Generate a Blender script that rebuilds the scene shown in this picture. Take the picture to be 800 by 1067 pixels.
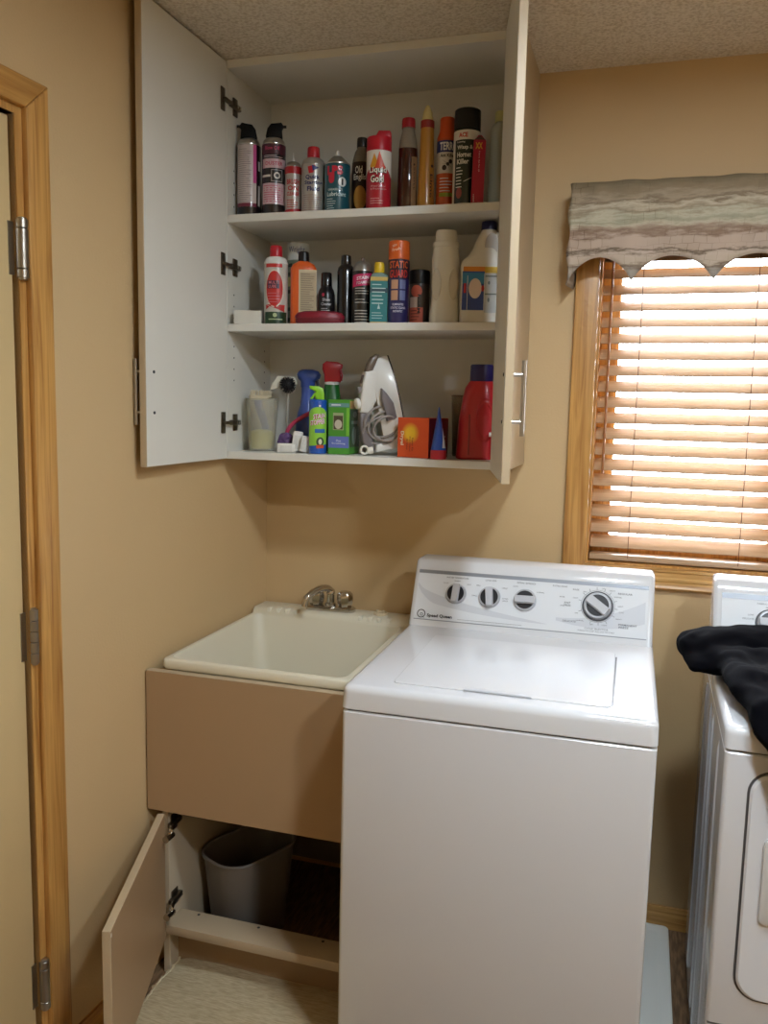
import bpy, bmesh, math, random
from mathutils import Matrix, Vector
random.seed(7)
for o in list(bpy.data.objects): bpy.data.objects.remove(o, do_unlink=True)
SC = bpy.context.scene
COL = SC.collection
PI = math.pi

# ------------------------------------------------------------------ camera
cam = bpy.data.cameras.new('camera')
cam.sensor_fit = 'HORIZONTAL'; cam.sensor_width = 36.0
cam.lens = 881.7 / 800.0 * 36.0
cam.clip_start = 0.05
cam_o = bpy.data.objects.new('camera', cam); COL.objects.link(cam_o)
cam_o.matrix_world = Matrix(((0.95635, -0.0566, 0.28668, 1.147),
                             (0.29142, 0.11237, -0.94997, -2.4887),
                             (0.02156, 0.99205, 0.12396, 1.5126),
                             (0, 0, 0, 1)))
SC.camera = cam_o

# ------------------------------------------------------------------ world, exposure
W = bpy.data.worlds.new('overcast_sky'); SC.world = W; W.use_nodes = True
bg = W.node_tree.nodes['Background']
bg.inputs['Color'].default_value = (0.90, 0.97, 1.05, 1); bg.inputs['Strength'].default_value = 25.0
LAMP_STRENGTH = 150.0
LAMP_COLOR = (0.90, 1.03, 1.13, 1)
vs = SC.view_settings
vs.view_transform = 'Standard'; vs.look = 'None'; vs.gamma = 1.0; vs.exposure = 0.0
vs.use_curve_mapping = False
# portal: guides daylight sampling through the window opening
pl = bpy.data.lights.new('window_portal', 'AREA'); pl.shape = 'RECTANGLE'; pl.size = 0.56; pl.size_y = 0.95
pl.cycles.is_portal = True
po = bpy.data.objects.new('window_portal', pl); COL.objects.link(po)
po.location = (1.28, 0.15, 1.53); po.rotation_euler = (-PI/2, 0, 0)

# ------------------------------------------------------------------ materials
def lin(c):
    c /= 255.0
    return c / 12.92 if c <= 0.04045 else ((c + 0.055) / 1.055) ** 2.4
def rgb(c): return (lin(c[0]), lin(c[1]), lin(c[2]), 1)
MC = {}
def M(c, rough=0.5, metal=0.0, bump=0.0, scale=200.0, coat=0.0, var=0.0, spec=0.5, trans=0.0, sheen=0.0, varscale=6.0):
    key = (c, rough, metal, bump, scale, coat, var, spec, trans, sheen, varscale)
    if key in MC: return MC[key]
    m = bpy.data.materials.new('paint_%02x%02x%02x' % c); m.use_nodes = True
    nt = m.node_tree; b = nt.nodes['Principled BSDF']
    b.inputs['Base Color'].default_value = rgb(c)
    b.inputs['Roughness'].default_value = rough
    b.inputs['Metallic'].default_value = metal
    b.inputs['Specular IOR Level'].default_value = spec
    b.inputs['Coat Weight'].default_value = coat
    b.inputs['Coat Roughness'].default_value = 0.08
    if sheen:
        b.inputs['Sheen Weight'].default_value = sheen
        b.inputs['Sheen Roughness'].default_value = 0.5
    tc = None
    if bump or var:
        tc = nt.nodes.new('ShaderNodeTexCoord')
    if bump:
        n = nt.nodes.new('ShaderNodeTexNoise'); n.inputs['Scale'].default_value = scale; n.inputs['Detail'].default_value = 3
        nt.links.new(tc.outputs['Object'], n.inputs['Vector'])
        bp = nt.nodes.new('ShaderNodeBump'); bp.inputs['Strength'].default_value = bump; bp.inputs['Distance'].default_value = 0.002
        nt.links.new(n.outputs['Fac'], bp.inputs['Height']); nt.links.new(bp.outputs['Normal'], b.inputs['Normal'])
    if var:
        n2 = nt.nodes.new('ShaderNodeTexNoise'); n2.inputs['Scale'].default_value = varscale; n2.inputs['Detail'].default_value = 4
        nt.links.new(tc.outputs['Object'], n2.inputs['Vector'])
        mx = nt.nodes.new('ShaderNodeMix'); mx.data_type = 'RGBA'
        a = rgb(c); mx.inputs[6].default_value = tuple(x*(1-var) for x in a[:3]) + (1,)
        mx.inputs[7].default_value = tuple(min(1, x*(1+var)) for x in a[:3]) + (1,)
        nt.links.new(n2.outputs['Fac'], mx.inputs[0]); nt.links.new(mx.outputs[2], b.inputs['Base Color'])
    if trans:
        out = nt.nodes['Material Output']
        t = nt.nodes.new('ShaderNodeBsdfTransparent'); t.inputs['Color'].default_value = tuple(min(1, 0.55+0.45*x) for x in rgb(c)[:3]) + (1,)
        ms = nt.nodes.new('ShaderNodeMixShader'); ms.inputs[0].default_value = trans
        nt.links.new(b.outputs[0], ms.inputs[1]); nt.links.new(t.outputs[0], ms.inputs[2]); nt.links.new(ms.outputs[0], out.inputs['Surface'])
    MC[key] = m
    return m
def wood(name, c1, c2, axis='Z', scale=1.0, rough=0.4, coat=0.15):
    m = bpy.data.materials.new(name); m.use_nodes = True
    nt = m.node_tree; b = nt.nodes['Principled BSDF']
    tc = nt.nodes.new('ShaderNodeTexCoord'); mp = nt.nodes.new('ShaderNodeMapping')
    s = [38*scale]*3; s['XYZ'.index(axis)] = 1.6*scale
    mp.inputs['Scale'].default_value = s
    nt.links.new(tc.outputs['Object'], mp.inputs['Vector'])
    n = nt.nodes.new('ShaderNodeTexNoise'); n.inputs['Scale'].default_value = 1.6; n.inputs['Detail'].default_value = 6
    n.inputs['Distortion'].default_value = 1.2
    nt.links.new(mp.outputs[0], n.inputs['Vector'])
    r = nt.nodes.new('ShaderNodeValToRGB')
    r.color_ramp.elements[0].position = 0.33; r.color_ramp.elements[0].color = rgb(c2)
    r.color_ramp.elements[1].position = 0.62; r.color_ramp.elements[1].color = rgb(c1)
    nt.links.new(n.outputs['Fac'], r.inputs[0]); nt.links.new(r.outputs[0], b.inputs['Base Color'])
    bp = nt.nodes.new('ShaderNodeBump'); bp.inputs['Strength'].default_value = 0.12; bp.inputs['Distance'].default_value = 0.001
    nt.links.new(n.outputs['Fac'], bp.inputs['Height']); nt.links.new(bp.outputs[0], b.inputs['Normal'])
    b.inputs['Roughness'].default_value = rough; b.inputs['Coat Weight'].default_value = coat; b.inputs['Coat Roughness'].default_value = 0.2
    return m

WALL = M((202, 173, 129), 0.6, bump=0.25, scale=160, var=0.02)
OAK_Z = wood('oak_upright', (201, 152, 84), (160, 108, 50), 'Z')
OAK_X = wood('oak_level', (205, 160, 95), (160, 112, 56), 'X')
OAK_Y = wood('oak_deep', (201, 152, 84), (160, 108, 50), 'Y')
BLINDW = wood('blind_wood', (184, 154, 124), (166, 136, 104), 'X', 0.8, 0.35, 0.2)
MEL = M((224, 221, 212), 0.45, bump=0.05, scale=90, var=0.015)          # melamine, off white
TAUPE = M((168, 138, 104), 0.42, bump=0.05, scale=90, var=0.02)        # taupe laminate fronts
TAUPE_E = M((186, 166, 136), 0.42, var=0.02)
ENAMEL = M((218, 219, 223), 0.16, coat=0.5)
PLASTW = M((226, 228, 232), 0.3)
STEEL = M((170, 165, 158), 0.3, metal=1.0)
CHROME = M((200, 196, 190), 0.12, metal=1.0)
BRASSY = M((150, 138, 118), 0.32, metal=1.0)
BLACK = M((14, 13, 14), 0.35)
DARK = M((40, 40, 44), 0.5)

# ------------------------------------------------------------------ mesh helpers
def obj(name, bm, mat, parent=None, smooth=35):
    me = bpy.data.meshes.new(name)
    bm.normal_update(); bm.to_mesh(me); bm.free()
    if smooth:
        for p in me.polygons: p.use_smooth = True
        me.set_sharp_from_angle(angle=math.radians(smooth))
    if mat: me.materials.append(mat)
    o = bpy.data.objects.new(name, me); COL.objects.link(o)
    if parent: o.parent = parent
    return o
def parts(name, bm, mat, parent=None, smooth=35):
    """one object for each loose piece"""
    bm.verts.ensure_lookup_table(); seen = set(); isl = []
    for v in bm.verts:
        if v.index in seen: continue
        st = [v]; seen.add(v.index); comp = []
        while st:
            q = st.pop(); comp.append(q)
            for e in q.link_edges:
                w = e.other_vert(q)
                if w.index not in seen: seen.add(w.index); st.append(w)
        isl.append(comp)
    out = []
    for comp in isl:
        b2 = bmesh.new(); mp_ = {v.index: b2.verts.new(v.co) for v in comp}
        fs = {f for v in comp for f in v.link_faces}
        for f in sorted(fs, key=lambda f: f.index): b2.faces.new([mp_[v.index] for v in f.verts])
        out.append(obj(name, b2, mat, parent, smooth))
    bm.free()
    return out
def tag(o, label, cat, group=None, kind=None):
    o['label'] = label; o['category'] = cat
    if group: o['group'] = group
    if kind: o['kind'] = kind
    return o
def thing(name, label, cat, loc=(0, 0, 0), deg=0, group=None):
    o = bpy.data.objects.new(name, None); COL.objects.link(o)
    o.empty_display_size = 0.02
    o.location = loc; o.rotation_euler = (0, 0, math.radians(deg))
    return tag(o, label, cat, group)
def B(): return bmesh.new()
def box(bm, x0, x1, y0, y1, z0, z1, bev=0, seg=2):
    v = [bm.verts.new(p) for p in ((x0,y0,z0),(x1,y0,z0),(x1,y1,z0),(x0,y1,z0),(x0,y0,z1),(x1,y0,z1),(x1,y1,z1),(x0,y1,z1))]
    f = [bm.faces.new([v[i] for i in q]) for q in ((3,2,1,0),(4,5,6,7),(0,1,5,4),(1,2,6,5),(2,3,7,6),(3,0,4,7))]
    if bev:
        es = list({e for q in f for e in q.edges})
        bmesh.ops.bevel(bm, geom=es, offset=bev, segments=seg, affect='EDGES', profile=0.5)
    return bm
def bx(*a, **k): return box(B(), *a, **k)
def loft(bm, rings, cap0=True, cap1=True, closed=True):
    R = [[bm.verts.new(p) for p in r] for r in rings]
    n = len(R[0])
    for a, b in zip(R, R[1:]):
        for i in range(n if closed else n-1):
            j = (i+1) % n
            bm.faces.new((a[i], a[j], b[j], b[i]))
    if cap0: bm.faces.new(R[0][::-1])
    if cap1: bm.faces.new(R[-1])
    return bm
def circ(r, z, n=24, cx=0, cy=0, sx=1, sy=1):
    return [(cx + r*sx*math.cos(2*PI*i/n), cy + r*sy*math.sin(2*PI*i/n), z) for i in range(n)]
def lathe(prof, n=24, bm=None, sx=1, sy=1, cx=0, cy=0):
    return loft(bm or B(), [circ(max(r, 1e-4), z, n, cx, cy, sx, sy) for r, z in prof])
def rrect(hx, hy, r, n=5, cx=0, cy=0):
    r = min(r, hx*0.999, hy*0.999); P = []
    for qx, qy, a0 in ((1,1,0),(-1,1,PI/2),(-1,-1,PI),(1,-1,1.5*PI)):
        for i in range(n+1):
            a = a0 + PI/2*i/n
            P.append((cx + qx*(hx-r) + r*math.cos(a), cy + qy*(hy-r) + r*math.sin(a)))
    return P
def rloft(secs, bm=None, n=5):
    """secs: (z, hx, hy, r[, cx, cy])"""
    rings = []
    for s in secs:
        z, hx, hy, r = s[:4]; cx, cy = (s[4], s[5]) if len(s) > 4 else (0, 0)
        rings.append([(x, y, z) for x, y in rrect(hx, hy, r, n, cx, cy)])
    return loft(bm or B(), rings)
def prism(pts, d0, d1, ax='Y', bev=0, seg=2, bm=None):
    """2D outline (a,b) extruded: ax Y -> (a,d,b); Z -> (a,b,d); X -> (d,a,b)"""
    bm = bm or B()
    f3 = {'Y': lambda a, b, d: (a, d, b), 'Z': lambda a, b, d: (a, b, d), 'X': lambda a, b, d: (d, a, b)}[ax]
    r0 = [bm.verts.new(f3(a, b, d0)) for a, b in pts]; r1 = [bm.verts.new(f3(a, b, d1)) for a, b in pts]
    fs = [bm.faces.new(r0), bm.faces.new(r1[::-1])]
    n = len(pts); es = []
    for i in range(n):
        j = (i+1) % n
        fs.append(bm.faces.new((r0[j], r0[i], r1[i], r1[j])))
    bmesh.ops.recalc_face_normals(bm, faces=fs)
    if bev:
        es = list({e for q in fs[:2] for e in q.edges})
        bmesh.ops.bevel(bm, geom=es, offset=bev, segments=seg, affect='EDGES', profile=0.5)
    return bm
def tube(pts, r, n=8, bm=None, closed=False, r1=None):
    bm = bm or B()
    P = [Vector(p) for p in pts]; m = len(P); rings = []
    up = None
    for i in range(m):
        if closed: t = (P[(i+1) % m] - P[i-1]).normalized()
        else: t = (P[min(i+1, m-1)] - P[max(i-1, 0)]).normalized()
        if up is None:
            up = t.orthogonal().normalized()
        up = (up - t*up.dot(t)).normalized()
        sd = t.cross(up)
        rr = r if r1 is None else r + (r1-r)*i/(m-1)
        rings.append([P[i] + (up*math.cos(2*PI*k/n) + sd*math.sin(2*PI*k/n))*rr for k in range(n)])
    if closed:
        rings.append(rings[0])
        loft(bm, rings, False, False); bmesh.ops.remove_doubles(bm, verts=bm.verts, dist=1e-6)
        return bm
    return loft(bm, rings)
def bez(p0, p1, p2, p3, n=12):
    p0, p1, p2, p3 = map(Vector, (p0, p1, p2, p3)); o = []
    for i in range(n+1):
        t = i/n; s = 1-t
        o.append(p0*s**3 + p1*3*s*s*t + p2*3*s*t*t + p3*t**3)
    return o
# ---- flat print on curved or flat faces: S maps (u, v) to a point
def cyl(R, off=0.0006): return lambda u, v: ((R+off)*math.sin(u/R), -(R+off)*math.cos(u/R), v)
def ell(a, b, off=0.0006):
    return lambda u, v: ((a+off)*math.sin(u/a), -(b+off)*math.cos(u/a), v)
def flat(d, off=0.0006): return lambda u, v: (u, -d-off, v)
def sideR(x, off=0.0006): return lambda u, v: (x+off, u, v)
def dz(S, o):
    return S
def d_rect(bm, S, u0, u1, v0, v1, nu=10, nv=1, slant=0.0):
    g = [[bm.verts.new(S(u0+(u1-u0)*i/nu, v0+(v1-v0)*j/nv + slant*(i/nu-0.5))) for i in range(nu+1)] for j in range(nv+1)]
    for j in range(nv):
        for i in range(nu): bm.faces.new((g[j][i], g[j][i+1], g[j+1][i+1], g[j+1][i]))
    return bm
def d_ell(bm, S, cu, cv, ru, rv, n=24, k=3):
    c = bm.verts.new(S(cu, cv)); prev = None
    for q in range(1, k+1):
        ring = [bm.verts.new(S(cu+ru*q/k*math.cos(2*PI*i/n), cv+rv*q/k*math.sin(2*PI*i/n))) for i in range(n)]
        for i in range(n):
            j = (i+1) % n
            if prev is None: bm.faces.new((c, ring[i], ring[j]))
            else: bm.faces.new((prev[i], ring[i], ring[j], prev[j]))
        prev = ring
    return bm
def d_ring(bm, S, cu, cv, r0, r1, n=32, a0=0, a1=2*PI):
    A = [(bm.verts.new(S(cu+r0*math.cos(a0+(a1-a0)*i/n), cv+r0*math.sin(a0+(a1-a0)*i/n))),
          bm.verts.new(S(cu+r1*math.cos(a0+(a1-a0)*i/n), cv+r1*math.sin(a0+(a1-a0)*i/n)))) for i in range(n+1)]
    for p, q in zip(A, A[1:]): bm.faces.new((p[0], p[1], q[1], q[0]))
    return bm
def d_tri(bm, S, a, b, c, k=4):
    g = []
    for i in range(k+1):
        row = []
        for j in range(k+1-i):
            s, t = i/k, j/k
            row.append(bm.verts.new(S(a[0]+(b[0]-a[0])*s+(c[0]-a[0])*t, a[1]+(b[1]-a[1])*s+(c[1]-a[1])*t)))
        g.append(row)
    for i in range(k):
        for j in range(k-i):
            bm.faces.new((g[i][j], g[i+1][j], g[i][j+1]))
            if j < k-i-1: bm.faces.new((g[i+1][j], g[i+1][j+1], g[i][j+1]))
    return bm
TC = {}
def glyphs(s, bold=0.0):
    if (s, bold) in TC: return TC[(s, bold)]
    cu = bpy.data.curves.new('t', 'FONT'); cu.body = s; cu.resolution_u = 2; cu.offset = bold
    cu.align_x = 'CENTER'
    o = bpy.data.objects.new('t', cu); COL.objects.link(o)
    me = bpy.data.meshes.new_from_object(o)
    V = [(v.co.x, v.co.y) for v in me.vertices]; F = [tuple(p.vertices) for p in me.polygons]
    bpy.data.objects.remove(o, do_unlink=True); bpy.data.curves.remove(cu); bpy.data.meshes.remove(me)
    TC[(s, bold)] = (V, F); return V, F
def d_text(bm, S, s, cu, cv, h, w=None, bold=0.02, vert=False, slant=0.0):
    V, F = glyphs(s, bold)
    xs = [p[0] for p in V]; ys = [p[1] for p in V]
    x0, x1, y0, y1 = min(xs), max(xs), min(ys), max(ys)
    k = h/(y1-y0); kx = k if w is None else w/(x1-x0)
    vv = []
    for x, y in V:
        a = (x-(x0+x1)/2)*kx; b = (y-(y0+y1)/2)*k
        if vert: a, b = b, -a
        vv.append(bm.verts.new(S(cu+a, cv+b+slant*a)))
    for f in F:
        try: bm.faces.new([vv[i] for i in f])
        except ValueError: pass
    return bm
def d_lines(bm, S, u0, u1, v1, n, pitch, th, seed=1):
    r = random.Random(seed)
    for i in range(n):
        d_rect(bm, S, u0, u0+(u1-u0)*(0.6+0.4*r.random()), v1-i*pitch-th, v1-i*pitch, 5)
    return bm

# ================================================================== THE ROOM
H = 2.436
LW = -0.045            # the left wall meets the back wall a little off square
XR, YB = 2.75, -3.5
# floor: brown mottled sheet vinyl
fm = bpy.data.materials.new('brown_vinyl'); fm.use_nodes = True
nt = fm.node_tree; b = nt.nodes['Principled BSDF']
tc = nt.nodes.new('ShaderNodeTexCoord'); mp = nt.nodes.new('ShaderNodeMapping'); mp.inputs['Scale'].default_value = (60, 8, 60)
nz = nt.nodes.new('ShaderNodeTexNoise'); nz.inputs['Scale'].default_value = 2.2; nz.inputs['Detail'].default_value = 6
rp = nt.nodes.new('ShaderNodeValToRGB')
rp.color_ramp.elements[0].position = 0.35; rp.color_ramp.elements[0].color = rgb((92, 70, 50))
rp.color_ramp.elements[1].position = 0.68; rp.color_ramp.elements[1].color = rgb((142, 112, 84))
nt.links.new(tc.outputs['Object'], mp.inputs[0]); nt.links.new(mp.outputs[0], nz.inputs['Vector'])
nt.links.new(nz.outputs['Fac'], rp.inputs[0]); nt.links.new(rp.outputs[0], b.inputs['Base Color']); b.inputs['Roughness'].default_value = 0.45
tag(obj('floor', bx(-0.3, XR, YB, 0.14, -0.1, 0), fm, smooth=0), 'brown mottled vinyl floor', 'floor', kind='structure')
# ceiling: sprayed popcorn texture
cm = bpy.data.materials.new('popcorn_ceiling'); cm.use_nodes = True
nt = cm.node_tree; b = nt.nodes['Principled BSDF']
b.inputs['Roughness'].default_value = 0.9
tc = nt.nodes.new('ShaderNodeTexCoord')
vz = nt.nodes.new('ShaderNodeTexNoise'); vz.inputs['Scale'].default_value = 130; vz.inputs['Detail'].default_value = 2
nt.links.new(tc.outputs['Object'], vz.inputs['Vector'])
bp = nt.nodes.new('ShaderNodeBump'); bp.inputs['Strength'].default_value = 0.9; bp.inputs['Distance'].default_value = 0.006
nt.links.new(vz.outputs['Fac'], bp.inputs['Height']); nt.links.new(bp.outputs[0], b.inputs['Normal'])
rp = nt.nodes.new('ShaderNodeValToRGB')
rp.color_ramp.elements[0].position = 0.3; rp.color_ramp.elements[0].color = rgb((200, 186, 162))
rp.color_ramp.elements[1].position = 0.6; rp.color_ramp.elements[1].color = rgb((230, 220, 202))
nt.links.new(vz.outputs['Fac'], rp.inputs[0]); nt.links.new(rp.outputs[0], b.inputs['Base Color'])
tag(obj('ceiling', bx(-0.3, XR, YB, 0.14, H, H+0.1), cm, smooth=0), 'off-white sprayed textured ceiling', 'ceiling', kind='structure')
# back wall with the window opening
WX0, WX1, WZ0, WZ1 = 1.010, 1.535, 1.076, 1.985
bm = B()
for a in ((-0.3, WX0, 0, 0.14, 0, H), (WX1, XR, 0, 0.14, 0, H), (WX0, WX1, 0, 0.14, 0, WZ0), (WX0, WX1, 0, 0.14, WZ1, H)): box(bm, *a)
tag(obj('wall_back', bm, WALL, smooth=0), 'tan painted wall behind sink and washer', 'wall', kind='structure')
# left wall with the door opening (built in its own frame, then turned)
DY0, DY1, DZ = -1.872, -1.062, 2.058
bm = B()
for a in ((-0.12, 0, DY1, 0.02, 0, H), (-0.12, 0, YB, DY0, 0, H), (-0.12, 0, DY0, DY1, DZ, H)): box(bm, *a)
wl = tag(obj('wall_left', bm, WALL, smooth=0), 'tan painted wall beside the sink with a door', 'wall', kind='structure'); wl.rotation_euler[2] = LW
tag(obj('wall_right', bx(XR, XR+0.1, YB, 0.14, 0, H), WALL, smooth=0), 'tan painted wall beyond the dryer', 'wall', kind='structure')
tag(obj('wall_front', bx(-0.3, XR, YB-0.1, YB, 0, H), WALL, smooth=0), 'tan painted wall facing the window wall', 'wall', kind='structure')
# door casing on left wall (mitred) and jamb
def casing_leg(bm, pts, x1=0.016):
    prism(pts, 0.0, x1, 'X', bev=0.004, bm=bm)
bm = B(); casing_leg(bm, [(-1.044, 0), (-0.981, 0), (-0.981, 2.131), (-1.044, 2.073)])
t1 = tag(obj('trim_1', bm, OAK_Z), 'oak casing up the hinge side of the door', 'door trim', kind='structure'); t1.rotation_euler[2] = LW
bm = B(); casing_leg(bm, [(-1.044, 2.0735), (-0.981, 2.1315), (-1.953, 2.1315), (-1.890, 2.0735)])
t2 = tag(obj('trim_2', bm, OAK_Y), 'oak casing across the top of the door', 'door trim', kind='structure'); t2.rotation_euler[2] = LW
bm = B(); casing_leg(bm, [(-1.890, 0), (-1.953, 0), (-1.953, 2.131), (-1.890, 2.073)])
t3 = tag(obj('trim_3', bm, OAK_Z), 'oak casing up the latch side of the door', 'door trim', kind='structure'); t3.rotation_euler[2] = LW
bm = B()
box(bm, -0.118, 0.003, DY1, DY1+0.018, 0, DZ+0.016); box(bm, -0.118, 0.003, DY0-0.018, DY0, 0, DZ+0.016); box(bm, -0.118, 0.003, DY0, DY1, DZ, DZ+0.016)
box(bm, -0.118, -0.055, DY1-0.012, DY1, 0, DZ); box(bm, -0.118, -0.055, DY0, DY0+0.012, 0, DZ)
t4 = tag(obj('trim_4', bm, OAK_Z), 'oak door jamb inside the casing', 'door trim', kind='structure'); t4.rotation_euler[2] = LW
# the door leaf with three hinges
dr = tag(obj('door_1', bx(-0.05, -0.010, DY0+0.003, DY1-0.004, 0.012, DZ-0.004, bev=0.002), M((206, 180, 132), 0.55, bump=0.1, scale=120, var=0.02)),
         'flush cream painted door in an oak frame', 'door', kind='structure'); dr.rotation_euler[2] = LW
for z0, z1, rb in ((1.748, 1.862, 0.0115), (0.963, 1.078, 0.0088), (0.178, 0.292, 0.0105)):
    hg = obj('hinge', bx(-0.0105, -0.0085, -1.076, -1.062, z0+0.006, z1-0.006), STEEL, dr)
    bm = B(); cx_, cy_ = 0.006, -1.0545
    cuts = [0, 0.16, 0.84, 1] if rb > 0.009 else [0, 0.2, 0.4, 0.6, 0.8, 1]
    for a_, c_ in zip(cuts, cuts[1:]):
        q0, q1 = z0+(z1-z0)*a_, z0+(z1-z0)*c_
        lathe([(rb*0.9, q0+0.0006), (rb, q0+0.0014), (rb, q1-0.0014), (rb*0.9, q1-0.0006)], 16, bm, cx=cx_, cy=cy_)
    lathe([(rb*0.5, z0-0.004), (rb*0.8, z0-0.002), (rb*0.8, z0+0.001)], 12, bm, cx=cx_, cy=cy_)
    lathe([(rb*0.8, z1-0.001), (rb*0.8, z1+0.002), (rb*0.5, z1+0.004)], 12, bm, cx=cx_, cy=cy_)
    obj('hinge_barrel', bm, STEEL, hg)['kind'] = 'stuff'
# baseboards
bm = prism([(0, 0), (-0.013, 0), (-0.013, 0.052), (-0.008, 0.0645), (0, 0.0645)], 0.0, XR, 'X')
tag(obj('baseboard_back', bm, OAK_X), 'low oak baseboard along the window wall', 'baseboard', kind='structure')
bm = prism([(0, 0), (0.012, 0), (0.012, 0.045), (0.007, 0.056), (0, 0.056)], -0.981, -0.69, 'Y')
bl = tag(obj('baseboard_left', bm, OAK_Y), 'low oak baseboard between door casing and sink cabinet', 'baseboard', kind='structure'); bl.rotation_euler[2] = LW

# ------------------------------------------------------------------ window, casing, blind, valance
CW = 0.0648
prof = [(0, 0), (-0.010, 0), (-0.016, 0.004), (-0.018, 0.009), (-0.015, 0.013), (-0.0145, 0.026), (-0.018, 0.030), (-0.018, 0.036), (-0.0145, 0.040),
        (-0.0135, 0.052), (-0.017, 0.056), (-0.017, 0.0645), (0, 0.0645)]
def vcas(x, sgn):
    return prism([(x, WZ0-CW), (x+sgn*CW, WZ0 - (0.0)), (x+sgn*CW, WZ1), (x, WZ1+CW)], -0.018, 0.0, 'Y', bev=0.003)
tag(obj('trim_5', vcas(WX0-CW, 1), OAK_Z), 'oak casing down the sink side of the window', 'window trim', kind='structure')
tag(obj('trim_6', vcas(WX1+CW, -1), OAK_Z), 'oak casing down the dryer side of the window', 'window trim', kind='structure')
bm = B()
R = []
for k, (y, z) in enumerate(prof):
    f = z/0.0645
    R.append([(WX0-CW+CW*f, y, WZ0-CW+z), (WX1+CW-CW*f, y, WZ0-CW+z)])
for a, c in zip(R, R[1:]):
    vv = [bm.verts.new(p) for p in (a[0], a[1], c[1], c[0])]; bm.faces.new(vv)
bmesh.ops.remove_doubles(bm, verts=bm.verts, dist=1e-6)
bmesh.ops.holes_fill(bm, edges=bm.edges, sides=0); bmesh.ops.recalc_face_normals(bm, faces=bm.faces)
tag(obj('trim_7', bm, OAK_X), 'ridged oak casing below the window', 'window trim', kind='structure')
bm = prism([(WX0-CW, WZ1+CW), (WX0, WZ1), (WX1, WZ1), (WX1+CW, WZ1+CW)], -0.018, 0.0, 'Y', bev=0.003)
tag(obj('trim_8', bm, OAK_X), 'oak casing above the window behind the valance', 'window trim', kind='structure')
bm = B()
box(bm, WX0, WX0+0.006, -0.004, 0.13, WZ0, WZ1); box(bm, WX1-0.006, WX1, -0.004, 0.13, WZ0, WZ1)
box(bm, WX0+0.006, WX1-0.006, -0.004, 0.13, WZ0, WZ0+0.006); box(bm, WX0+0.006, WX1-0.006, -0.004, 0.13, WZ1-0.006, WZ1)
tag(obj('trim_9', bm, OAK_Z), 'oak lining of the window opening', 'window trim', kind='structure')
bm = B(); gx0, gx1, gz0, gz1 = 1.068, 1.502, 1.148, 1.95
box(bm, WX0+0.006, gx0, 0.085, 0.125, WZ0+0.006, WZ1-0.006, bev=0.003); box(bm, gx1, WX1-0.006, 0.085, 0.125, WZ0+0.006, WZ1-0.006, bev=0.003)
box(bm, gx0, gx1, 0.085, 0.125, WZ0+0.006, gz0, bev=0.003); box(bm, gx0, gx1, 0.085, 0.125, gz1, WZ1-0.006, bev=0.003)
win = tag(obj('window_1', bm, OAK_Z), 'small oak framed window behind a wooden blind', 'window', kind='structure')
gm = bpy.data.materials.new('window_glass'); gm.use_nodes = True; nt = gm.node_tree; nt.nodes.remove(nt.nodes['Principled BSDF'])
tb = nt.nodes.new('ShaderNodeBsdfTransparent'); gb = nt.nodes.new('ShaderNodeBsdfGlossy'); gb.inputs['Roughness'].default_value = 0.02
fr = nt.nodes.new('ShaderNodeFresnel'); fr.inputs['IOR'].default_value = 1.3; ms = nt.nodes.new('ShaderNodeMixShader')
nt.links.new(fr.outputs[0], ms.inputs[0]); nt.links.new(tb.outputs[0], ms.inputs[1]); nt.links.new(gb.outputs[0], ms.inputs[2])
nt.links.new(ms.outputs[0], nt.nodes['Material Output'].inputs['Surface'])
obj('pane', bx(gx0-0.004, gx1+0.004, 0.103, 0.107, gz0-0.004, gz1+0.004), gm, win, smooth=0)

# wooden venetian blind
BX0, BX1, BY = 1.0185, 1.5265, 0.034
bd = thing('window_blind', 'honey-brown wooden slat blind half open in the window', 'blind', ((BX0+BX1)/2, BY, WZ0+0.006))
hw = (BX1-BX0)/2; off = -(WZ0+0.006)
pitch, z = 0.0446, 1.137
sm = bx(-hw, hw, -0.0255, 0.0255, -0.0015, 0.0015, bev=0.001)
sl = obj('slat', sm, BLINDW, bd); smesh = sl.data
tilt = math.radians(37)
zs = []
while z < 1.945: zs.append(z); z += pitch
for i, zz in enumerate(zs):
    o = sl if i == 0 else sl.copy()
    if i: COL.objects.link(o)
    o.parent = bd; o.location = (0, 0, zz+off); o.rotation_euler = (tilt, 0, 0)
obj('bottom_rail', bx(-hw, hw, -0.026, 0.026, 0.003, 0.021, bev=0.004), BLINDW, bd)
obj('head_rail', bx(-hw, hw, -0.026, 0.028, 1.955+off, 1.978+off, bev=0.002), BLINDW, bd)
CORD = M((96, 62, 48), 0.8)
for xc in (1.126, 1.421):
    xl = xc-(BX0+BX1)/2
    bm = B()
    for yy in (-0.0275, 0.0275): tube([(xl, yy, 0.012), (xl, yy, 1.96+off)], 0.0009, 5, bm)
    for zz in zs: tube([(xl, -0.0275, zz+off-0.016), (xl, 0.0275, zz+off+0.0125)], 0.0006, 4, bm)
    obj('ladder_cord', bm, CORD, bd)
obj('tilt_wand', tube([(1.044-(BX0+BX1)/2, -0.034, 1.335+off), (1.044-(BX0+BX1)/2, -0.034, 1.95+off)], 0.0035, 8), M((150, 96, 56), 0.4), bd)

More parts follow.
